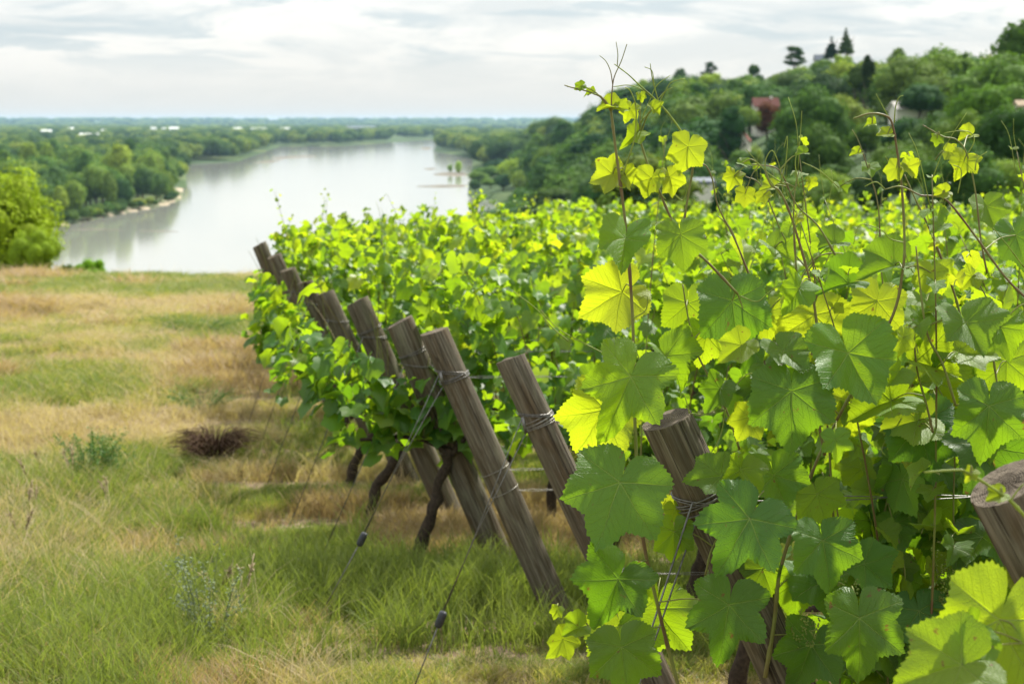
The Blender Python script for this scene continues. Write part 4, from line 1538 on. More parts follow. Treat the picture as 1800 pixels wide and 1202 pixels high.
# ------------------------------------------------------------------ posts
def post(foot, top, rad_, label, seed=0, cracks=3, name='wooden_post'):
    foot, top = Vector(foot), Vector(top)
    axis = (top - foot)
    Ln = axis.length
    q = axis.to_track_quat('Z', 'Y')
    r_ = random.Random(seed)
    e = bpy.data.objects.new(name, None)
    sides, segs = 64, 22
    cr = [(r_.uniform(-2.6, -0.4), r_.uniform(.0, .5) * Ln, r_.uniform(.7, 1.05) * Ln) for _ in range(cracks)]
    V, F, TP = [], [], []
    ext = .35
    for i in range(segs + 1):
        zz = -ext + (Ln + ext) * i / segs
        for k in range(sides):
            a = 2 * math.pi * k / sides
            rr = rad_ * (1.04 - .06 * i / segs)
            rr *= 1 + .010 * math.sin(3 * a + seed) + .012 * math.sin(2 * a + zz * 5 + seed) + .006 * math.sin(5 * a - zz * 9) + .012 * math.sin(zz * 7 + seed)
            for (ca, z0_, z1_) in cr:
                da = (a - ca - .12 * math.sin(zz * 6 + ca) + math.pi) % (2 * math.pi) - math.pi
                if z0_ < zz < z1_ and abs(da) < .05:
                    rr *= .965
            dzt = (.007 * math.sin(a + seed)) if i == segs else 0
            V.append((rr * math.cos(a), rr * math.sin(a), zz + dzt))
            TP.append(0)
    for i in range(segs):
        for k in range(sides):
            a_, b_ = i * sides + k, i * sides + (k + 1) % sides
            F.append((a_, b_, b_ + sides, a_ + sides))
    # sawn top with a worn edge
    b0 = segs * sides
    base = len(V)
    for ring, (fr, dz_) in enumerate(((.985, .002), (.62, .001), (.3, .003))):
        for k in range(sides):
            v = V[b0 + k]
            V.append((v[0] * fr, v[1] * fr, v[2] + dz_ + r_.uniform(-.0006, .0006)))
            TP.append(1)
    V.append((0, 0, Ln + .004))
    TP.append(1)
    for k in range(sides):
        k2 = (k + 1) % sides
        F.append((b0 + k, b0 + k2, base + k2, base + k))
        for ring in range(2):
            F.append((base + ring * sides + k, base + ring * sides + k2, base + (ring + 1) * sides + k2, base + (ring + 1) * sides + k))
        F.append((base + 2 * sides + k, base + 2 * sides + k2, len(V) - 1))
    uv = [(0, 0)] * len(V)
    me = mesh(name, V, F, M['post'], True, uv, attrs={'top': TP})
    fl = [True] * len(me.polygons)
    for k in range(segs * sides, len(fl)):
        fl[k] = False
    me.polygons.foreach_set('use_smooth', fl)
    o = obj(name, me)
    o.location = foot
    o.rotation_euler = q.to_euler()
    tag(o, label, 'post', 'leaning end posts of the vine rows')
    return o


# name: (row depth, top px, top py, foot px, foot py, width px)
POSTS = {
    'D': (2.3, 1772, 850, 2450, 2150, 150, 'thick grey post at the right edge, cracked top, nearest of all'),
    'C': (3.4, 1172, 738, 1590, 1640, 92, 'dark thick post with sloping sawn top and wire hitch between the big leaves'),
    'A': (5.6, 897, 631, 1165, 1215, 56, 'brown post with several turns of wire, right of the longest fully visible post'),
    'B': (6.7, 763, 583, 992, 1102, 52, 'fully visible long brown post leaning left with two pale wire loops'),
    'E': (7.8, 703, 566, 886, 1003, 50, 'weathered post whose middle is hidden by leaves, left of the longest post'),
    'F': (8.9, 628, 530, 800, 922, 44, 'grey post with a young yellow leaf across its top'),
    'G': (10.0, 570, 516, 722, 856, 38, 'greyish post with a flat top just left of the one with the yellow leaf'),
    'H': (11.1, 536, 496, 668, 800, 30, 'shadowed post, fourth from the far end of the line'),
    'I': (12.2, 506, 474, 624, 752, 28, 'dark thin-looking post third from the far end of the line'),
    'J': (13.3, 482, 450, 590, 712, 26, 'dark post second from the far end, amid the leaves'),
    'K': (14.4, 456, 430, 556, 680, 26, 'farthest dark post tip at the left end of the vines against the river'),
}
PO = {}
for k_, (d, tx, ty, fx_, fy_, wpx, lab) in POSTS.items():
    T_ = at(tx, ty, d)
    Fo = at(fx_, fy_, d)
    gz_ = hz(Fo.x, Fo.y)
    dirv = (Fo - T_)
    f_ = (gz_ - T_.z) / dirv.z
    Fo = T_ + dirv * f_
    rp = wpx / FP * d / 2
    PO[k_] = (Fo, T_, rp)
    post(Fo, T_, rp, lab, seed=ord(k_), cracks=5 if k_ in 'DC' else 3)


def wrap(tb, k_, frac, turns=2, rw=.0016, slant=.0, seed=0):
    """turns of wire round a post at fraction frac down from the top; returns the point on the camera side"""
    Fo, T_, rp = PO[k_]
    r_ = random.Random(seed + int(frac * 99))
    ax = (T_ - Fo).normalized()
    c_ = T_ + (Fo - T_) * frac
    u = ax.cross(Vector((0, 1, 0))).normalized()
    v = ax.cross(u)
    for q in range(turns):
        pts = []
        ph = r_.uniform(0, 6)
        o_ = (q - turns / 2) * .007 + r_.uniform(-.003, .003)
        for i in range(21):
            a = 2 * math.pi * i / 20
            pts.append(c_ + (u * math.cos(a) + v * math.sin(a)) * (rp * 1.035 + rw) + ax * (o_ + slant * math.cos(a) + .003 * math.sin(a + ph)))
        tb.add(pts, rw, 5, False)
    return c_


# guy wires, each with its tensioner, from post to ground anchor on the left
ANCH = {
    'C': ((1212, 872), (985, 1180), None, (900, 1290)),
    'A': ((918, 728), (775, 1085), (775, 1085), (712, 1240)),
    'B': ((775, 650), (637, 945), (637, 945), (548, 1150)),
    'E': ((712, 640), (596, 880), None, (550, 975)),
    'F': ((640, 590), (510, 850), None, (505, 885)),
    'G': ((580, 560), (485, 800), None, (466, 832)),
    'H': ((545, 530), (470, 740), None, (450, 775)),
    'I': ((515, 510), (440, 680), None, (432, 725)),
}
GL = {'C': 'dark guy wire from the thick dark post down through the big leaves', 'A': 'guy wire with the black tensioner nearest the bottom of the field',
      'B': 'guy wire with a black tensioner running down left from the longest post', 'E': 'thin guy wire running to the ground beside the pale wood chip',
      'F': 'thin blurred guy wire beside the fourth bare trunk', 'G': 'thin blurred guy wire, third from the far end', 'H': 'thin blurred guy wire, second from the far end',
      'I': 'faintest guy wire at the far end of the row ends'}
for k_, (t0, mid, tens, an) in ANCH.items():
    d = POSTS[k_][0]
    Fo, T_, rp = PO[k_]
    tie = at(t0[0], t0[1], d) - Vector((0, rp * 1.1, 0))
    ground_pt = at(an[0], an[1], d)
    ground_pt.z = hz(ground_pt.x, ground_pt.y) - .03
    e = empty('guy_wire', ground_pt, GL[k_], 'wire', 'guy wires of the end posts')
    tb = Tubes()
    frac = (T_ - tie).length / (T_ - Fo).length
    wrap(tb, k_, frac, 2, .0017, rp * .55, seed=5)
    me_ = tb.mesh('hitch', M['wire'])
    h_ = obj('hitch', me_, e)
    h_.location = -Vector(ground_pt)
    if tens:
        tp = at(tens[0], tens[1], d) - Vector((0, rp * .4, 0))
        tb = Tubes()
        tb.add([tie, (tie + tp) / 2 + Vector((0, 0, -.004)), tp], .0017, 5)
        tie2 = tie + (Fo - T_) * .045 + Vector((-.012, 0, 0))
        tb.add([tie, tie2], .006, 6)
        tb.add([tie2, (tie2 + tp) / 2 + Vector((-.014, 0, -.006)), tp + Vector((-.006, 0, 0))], .0016, 5)
        s_ = obj('strand', tb.mesh('strand', M['wire']), e)
        s_.location = -Vector(ground_pt)
        tb = Tubes()
        dr = (ground_pt - tp).normalized()
        tb.add([tp, ground_pt], .0026, 6)
        s_ = obj('strand', tb.mesh('strand', M['wire']), e)
        s_.location = -Vector(ground_pt)
        tb = Tubes()
        up_ = (tie - tp).normalized()
        ll = .030
        tb.add([tp - up_ * ll, tp - up_ * (ll * .9), tp - up_ * (ll * .6), tp + up_ * (ll * .6), tp + up_ * (ll * .9), tp + up_ * ll], [.008, .0125, .0145, .0145, .0125, .008], 10)
        s_ = obj('tensioner', tb.mesh('tensioner', M['plastic']), e)
        s_.location = -Vector(ground_pt)
    else:
        tb = Tubes()
        tb.add([tie, (tie + ground_pt) / 2 + Vector((0, 0, -.006)), ground_pt], .0024 if k_ != 'C' else .0022, 5)
        if k_ == 'C':
            p1 = tie + (ground_pt - tie) * .5
            tb.add([tie + Vector((0.01, 0, -.03)), p1 + Vector((.01, 0, 0)), p1], .002, 5)
        s_ = obj('strand', tb.mesh('strand', M['wire']), e)
        s_.location = -Vector(ground_pt)

# row wires
WL = {'D': 'row wire at the nearest post by the right edge', 'C': 'dark twisted row wire running right from the thick dark post', 'A': 'twisted pale row wires running right from the brown post wrapped in wire',
      'B': 'twisted row wire from the top of the longest post', 'E': 'row wire of the row behind the longest post', 'F': 'row wire leaving the post with the yellow leaf'}
for k_ in 'DCABEF':
    d = POSTS[k_][0]
    Fo, T_, rp = PO[k_]
    e = empty('trellis_wire', Fo, WL[k_], 'wire', 'trellis wires along the rows')
    for (fr, turns, mt) in {'A': ((.175, 5, 'wire_pale'), (.62, 2, 'wire')), 'B': ((.15, 3, 'wire'), (.46, 1, 'wire_pale'), (.53, 1, 'wire_pale')), 'C': ((.12, 4, 'wire'), (.55, 1, 'wire')),
                            'D': ((.16, 3, 'wire'), (.5, 1, 'wire')), 'E': ((.12, 2, 'wire'), (.5, 1, 'wire')), 'F': ((.12, 2, 'wire'), (.5, 1, 'wire'))}[k_]:
        tb = Tubes()
        c_ = wrap(tb, k_, fr, turns, .0014 if mt == 'wire_pale' else .0018, seed=ord(k_))
        s0 = c_ + Vector((rp * .9, -rp * .3, 0))
        for q in range(2):
            pts = []
            for i in range(60):
                xx = i / 59
                if xx < .2:
                    tw = .004
                else:
                    tw = .0012
                pts.append(s0 + Vector((xx * 3.6, math.cos(i * 1.1 + q * 3.14) * tw + rp * .3 * min(1, xx * 8), .012 * xx + math.sin(i * 1.1 + q * 3.14) * tw)))
            tb.add(pts, .0010, 4, False)
        s_ = obj('strand', tb.mesh('strand', M[mt]), e)
        s_.location = -Vector(Fo)

# ------------------------------------------------------------------ the rows of vines
ordn = {'E': 'third', 'F': 'fourth'}
# row C, right of the thick dark post
vC1 = make_vine(.66, 3.45, 501, 'nearest big vine filling the right foreground with large sharp leaves', 'near', 430, .05, (-.26, .45), 1.56, 3, bottom=.25, clear=(PO['C'][0], PO['C'][1], .12))
vC2 = make_vine(1.45, 3.45, 502, 'vine at the right edge behind the nearest post, shoots over the eye line', 'near', 430, .1, (-.38, .5), 1.58, 3, bottom=.3)
vC3 = make_vine(2.45, 3.45, 503, 'vine in the foreground row just beyond the right edge', 'near', 200, .1, (-.5, .5), 1.55, 0)
make_vine(1.75, 2.35, 505, 'vine of the nearest row, only a few blurred leaves at the lower right corner', 'near', 170, .1, (-.5, .4), 1.35, 0)
for i, x in enumerate((1.15, 2.1)):
    make_vine(x, 4.5, 520 + i, ['vine directly behind the nearest big vine', 'vine of the second row standing at the right edge'][i], 'near', 330, .1, (-.5, .5), 1.50, 3)
for i, x in enumerate((.75, 1.7, 2.6)):
    make_vine(x, 5.65, 530 + i, ['vine just right of the brown post wrapped in wire', 'vine behind the nearest vine, middle of its row', 'vine of the wire-wrapped post row by the right edge'][i], 'near', 290, .1, (-.42, .5), 1.5, 3, bottom=.6)
for i, x in enumerate((.72, 1.55, 2.55)):
    make_vine(x, 6.75, 540 + i, ['vine in the row of the longest post, behind the upright shoot with yellow leaves', 'vine of the longest post row, second along', 'vine of the longest post row near the right edge'][i], 'near', 290, .1, (-.5, .5), 1.48, 2, bottom=.6)
end_lab = ['leafy vine hiding the middle of the weathered post left of the longest post', 'vine with slanting dark trunk at the row end by the yellow-leaf post',
           'vine with bare trunk at the end of the flat-topped grey post row', 'vine with thin bare trunk at the fourth row end from the far corner',
           'vine with bare trunk at the third row end from the far corner', 'vine with thick bent dark trunk at the second row end from the far corner',
           'vine at the far left corner of the field against the river']
mid_lab = 'leafy bright green vine inside the vineyard block, neighbours on every side'
k = 0
for ri, (y, ex, ymax) in enumerate([(7.75, -.48, 0), (8.8, -.75, 0), (9.9, -1.0, 0), (10.95, -1.18, 0), (11.9, -1.30, 0), (13.0, -1.48, 0), (14.1, -1.68, 0),
                                    (15.3, -1.7, 0), (16.4, -1.5, 0), (17.5, -1.2, 0), (18.6, -.7, 0), (19.7, .0, 0), (20.8, 1.4, 0)]):
    x = ex
    right = .3 * y + .9
    i = 0
    while x < right:
        rown = ['row of the weathered post beside the longest', 'row of the post with the yellow leaf', 'row of the flat-topped grey post', 'row of the fourth post from the far end',
                'row of the third post from the far end', 'row of the second post from the far end', 'row of the farthest post'] + [q + ' row beyond the farthest post' for q in ('first', 'second', 'third', 'fourth', 'fifth', 'sixth')]
        o_n = ['first', 'second', 'third', 'fourth', 'fifth', 'sixth', 'seventh', 'eighth', 'ninth'][min(i, 8)]
        lab = end_lab[ri] if (i == 0 and ri < 7) else (o_n + ' leafy vine along, ' + rown[ri])
        grp = None if (i == 0 and ri < 7) else 'vines inside the vineyard block'
        if i == 0 and ri >= 7:
            lab = ['vine at the far left edge of the block behind the last posts', 'vine on the far edge of the block, second behind the last posts', 'vine on the far edge left of the riverside trees',
                   'vine on the far rim of the block below the river bend', 'vine on the far rim in front of the rounded bank tree', 'vine on the last rim of the block before the hill wood'][ri - 7]
            grp = None
        tier = 'mid' if y < 10.2 else 'far'
        bot = (.64 if ri < 1 else .76) if i == 0 and y < 15 else .58
        pk = 'EFGHIJK'[ri] if ri < 7 and i < 2 else None
        make_vine(x, y + random.uniform(-.05, .05), 600 + k, lab, tier, 430 if i == 0 else 330 if y < 10.2 else 300, (.20 if ri < 2 else .32) if i == 0 else .1,
                  ((-.30 if ri < 3 else -.42) if i == 0 else -.5, .5), (1.42 if y < 11 else (1.36 if y < 15 else 1.28)) + random.uniform(-.05, .06), 1 if random.random() < .5 else 0, grp, bottom=bot,
                  maxobj=250 if y < 9.5 else (110 if i == 0 else 66), ramp={0: .78, 1: .70, 2: .72}.get(ri, .86) if i == 0 else None, clear=(PO[pk][0], PO[pk][1], {'E': .80, 'F': .66, 'G': .60, 'H': .66, 'I': .80, 'J': .84, 'K': .84}[pk]) if pk else None)
        k += 1
        i += 1
        x += .95

# ------------------------------------------------------------------ foreground shoots and leaves that can be told apart
HC = []      # world polylines of the big shoots


def cane(root, pix, d, r0=.0042, r1_=.0016, name='cane', mat='cane', rec=True, dd=0.0):
    r0 = r0 * .78 if r0 > .0022 else r0
    P = []
    n = len(pix)
    for i, q in enumerate(pix):
        P.append(at(q[0], q[1], d + dd * i / max(1, n - 1)))
    sp = spline(P, 6)
    m_ = len(sp)
    tb = Tubes()
    rd = [r0 + (r1_ - r0) * i / m_ for i in range(m_)]
    if name == 'cane':
        for i in range(3, m_ - 1, 6):        # swollen nodes
            rd[i] *= 1.28
    tb.add(sp, rd, 8 if r0 > .002 else 5)
    o = obj(name, tb.mesh(name, M[mat]), root)
    o.location = -root.location
    if rec:
        HC.append(sp)
    return o


def tendril(root, pix, d, r0=.0013, r1_=.0007, mat='tendril'):
    return cane(root, pix, d, r0, r1_, 'tendril', mat, False)


vS = empty('grapevine', at(1205, 1260, 3.3), 'slender upright vine shoot with big leaves climbing in front of the thick dark post', 'vine')
dS = 3.25
cane(vS, [(1215, 1290), (1187, 1185), (1160, 1080), (1128, 930), (1116, 740), (1112, 560), (1100, 400), (1082, 260), (1074, 195)], dS, .0050, .0024)
cane(vS, [(1074, 195), (1058, 172), (1030, 160), (1005, 154), (992, 150)], dS, .0022, .0010, rec=False)
tendril(vS, [(1074, 195), (1076, 160), (1080, 135), (1092, 108), (1102, 78)], dS, .0014, .0008, 'cane')
tendril(vS, [(1085, 116), (1086, 95), (1083, 74)], dS, .0010, .0007, 'cane')
tendril(vS, [(1077, 148), (1073, 125), (1065, 108), (1054, 98)], dS, .0011, .0007, 'cane')
tendril(vS, [(1112, 560), (1135, 545), (1137, 520), (1122, 527)], dS - .02)
tendril(vS, [(1112, 600), (1125, 640), (1100, 628), (1070, 615)], dS - .02)
tendril(vS, [(1093, 310), (1104, 280), (1116, 240), (1118, 190), (1108, 160), (1098, 154)], dS, .0020, .0009)
# second pair of shoots right of it
d2 = 3.35
cane(vC1, [(1297, 517), (1245, 462), (1218, 437), (1184, 392), (1158, 334), (1139, 290), (1124, 243)], d2, .0034, .0020)
cane(vC1, [(1124, 243), (1122, 222), (1135, 205), (1150, 190), (1158, 178)], d2, .0018, .0012, rec=False, mat='tendril')
cane(vC1, [(1200, 405), (1207, 360), (1214, 320), (1219, 288)], d2, .0030, .0022)
cane(vC1, [(1207, 247), (1185, 213), (1158, 181), (1125, 151), (1105, 132), (1080, 113)], d2, .0026, .0009, mat='tendril', rec=False)
tendril(vC1, [(1158, 181), (1150, 150), (1146, 125), (1133, 118)], d2)
tendril(vC1, [(1158, 181), (1147, 140), (1143, 112)], d2)
tendril(vC1, [(1158, 181), (1170, 160), (1180, 145), (1204, 138)], d2)
tendril(vC1, [(1124, 243), (1140, 200), (1165, 165), (1182, 154)], d2, .0016)
tendril(vC1, [(1124, 243), (1130, 205), (1143, 175), (1155, 150), (1178, 133)], d2)
tendril(vC1, [(1158, 181), (1128, 158), (1105, 150), (1078, 153)], d2)
tendril(vC1, [(1184, 340), (1200, 352), (1208, 330), (1200, 308), (1185, 304)], d2)
cane(vC1, [(1323, 500), (1293, 424), (1263, 364), (1252, 315), (1240, 291), (1222, 290)], d2 + .1, .0024, .0013)
tendril(vC1, [(1106, 316), (1135, 330), (1158, 340), (1170, 350)], d2, .0018, .0012)
HCANES = [
    (vC1, [(1450, 800), (1430, 687), (1438, 613), (1427, 510), (1397, 400), (1373, 340), (1355, 325), (1345, 300)], 3.3, .0040),
    (vC1, [(1470, 740), (1510, 667), (1570, 553), (1587, 473), (1590, 427), (1586, 340), (1577, 266), (1568, 217), (1555, 203), (1529, 200), (1500, 209)], 3.25, .0040),
    (vC1, [(1690, 560), (1672, 500), (1634, 403), (1608, 348), (1590, 307)], 3.35, .0032),
    (vC2, [(1810, 530), (1767, 487), (1710, 409), (1666, 354), (1640, 345), (1617, 343), (1584, 328), (1556, 333)], 3.2, .0030),
    (vC2, [(1735, 480), (1724, 421), (1715, 340), (1700, 272), (1681, 246), (1657, 240), (1622, 220)], 3.4, .0026),
    (vC1, [(1555, 520), (1549, 470), (1544, 365), (1529, 307), (1510, 250), (1498, 228)], 3.7, .0024),
    (vC1, [(1680, 713), (1657, 640), (1630, 587), (1617, 500), (1610, 433)], 3.2, .0034),
    (vC1, [(1640, 760), (1630, 717), (1612, 650), (1607, 593), (1605, 560)], 3.22, .0030),
    (vC1, [(1300, 790), (1283, 737), (1263, 693), (1225, 620), (1210, 560), (1200, 500)], 3.45, .0034),
    (vC1, [(1345, 560), (1327, 507), (1300, 440), (1283, 400), (1262, 380)], 3.6, .0028),
    (vC1, [(1392, 520), (1420, 470), (1440, 450), (1475, 445), (1500, 452)], 3.5, .0022),
    (vC1, [(1560, 660), (1490, 560), (1440, 495), (1385, 430), (1340, 330), (1310, 310)], 3.6, .0026),
    (vC1, [(1345, 1190), (1360, 1100), (1372, 1000), (1410, 880), (1440, 800), (1470, 740)], 3.35, .0062),
    (vC1, [(1240, 1010), (1253, 960), (1290, 900), (1330, 860)], 3.35, .0022),
    (vC1, [(1400, 480), (1395, 390), (1398, 330), (1405, 300)], 3.45, .0022),
    (vC1, [(1480, 470), (1440, 400), (1400, 360), (1370, 300), (1335, 290)], 3.5, .0022),
    (vC2, [(1755, 690), (1742, 600), (1735, 530), (1722, 500)], 3.3, .0028),
    (vC2, [(1680, 1060), (1676, 900), (1680, 760)], 3.4, .0032),
    (vC1, [(1475, 1000), (1472, 900), (1445, 830)], 3.4, .0026),
    (vC1, [(1585, 1100), (1590, 1000), (1560, 880)], 3.4, .0026),
]
for (rt, pp, d, r0) in HCANES:
    cane(rt, pp, d, r0, r0 * .38)
TEND = [
    (vC1, [(1568, 217), (1556, 195), (1540, 165)]), (vC1, [(1572, 217), (1574, 190), (1580, 172), (1588, 168)]),
    (vC1, [(1584, 310), (1566, 290), (1556, 275)]), (vC1, [(1556, 333), (1540, 320), (1520, 328)]),
    (vC1, [(1590, 427), (1565, 420), (1550, 405), (1512, 395), (1500, 430)]),
    (vC2, [(1700, 272), (1712, 250), (1708, 235), (1690, 230), (1660, 234)]), (vC2, [(1714, 300), (1718, 280), (1735, 267)]),
    (vC2, [(1684, 340), (1690, 300), (1675, 290)]), (vC1, [(1373, 345), (1350, 310), (1345, 285), (1358, 265), (1372, 300), (1376, 340)]),
    (vC1, [(1405, 330), (1398, 290), (1402, 262)]), (vC1, [(1380, 325), (1345, 300), (1312, 263)]),
    (vC1, [(1373, 320), (1382, 280), (1384, 240), (1378, 260)]), (vC1, [(1475, 330), (1440, 300), (1410, 285)]),
    (vC1, [(1420, 667), (1400, 690), (1370, 695), (1357, 685)]), (vC1, [(1422, 700), (1418, 740), (1435, 760), (1460, 765)]),
    (vC1, [(1570, 600), (1565, 630), (1568, 665), (1575, 672)]), (vC1, [(1585, 735), (1560, 770), (1550, 790), (1556, 800)]),
    (vC1, [(1340, 655), (1310, 660), (1285, 690), (1250, 725), (1210, 726)]), (vC1, [(1300, 520), (1330, 530), (1350, 515), (1370, 500)]),
    (vC1, [(1275, 720), (1268, 760), (1250, 795), (1235, 797)]), (vS, [(1112, 690), (1085, 690), (1040, 670)]),
    (vC1, [(1212, 726), (1205, 700), (1200, 690)]), (vC1, [(1620, 500), (1600, 470), (1590, 440)]),
    (vC2, [(1640, 560), (1660, 575), (1685, 590)]), (vC2, [(1800, 470), (1770, 430), (1745, 400)]),
    (vC1, [(1000, 600), (970, 575), (945, 545), (900, 510)]), (vC1, [(1075, 628), (1040, 610), (985, 580), (950, 545)]),
]
for (rt, pp) in TEND:
    tendril(rt, pp, 3.3, .0014, .0007)

rh = random.Random(99)
HL = []


def hero(root, px, py, size_px, ang, tone, d=3.25, var=None, up=.25, side=0.0, back=0.0):
    """leaf centred near px,py; ang: tip direction on screen, 0 = down, 90 = right, -90 = left"""
    a = R(ang)
    T = Vector((math.sin(a), back, -math.cos(a)))
    N = Vector((side, -1, up))
    size = size_px / FP * d * .92
    X, T2, N2 = basis(T, N)
    c_ = at(px, py, d)
    J = c_ - T2 * size * .16
    o = leaf_obj(root, J, T, N, size, tone, [HERO[var]] if var is not None else HERO, rh)
    # stalk to the closest shoot
    best, bp = 1e9, None
    for sp in HC:
        for q in sp:
            dd = (q - J).length
            if dd < best:
                best, bp = dd, q
    if best > .16:
        bp = J - T2 * size * .45 + Vector((0, .05, -.02))
    HL.append((root, bp, J, size))
    return o


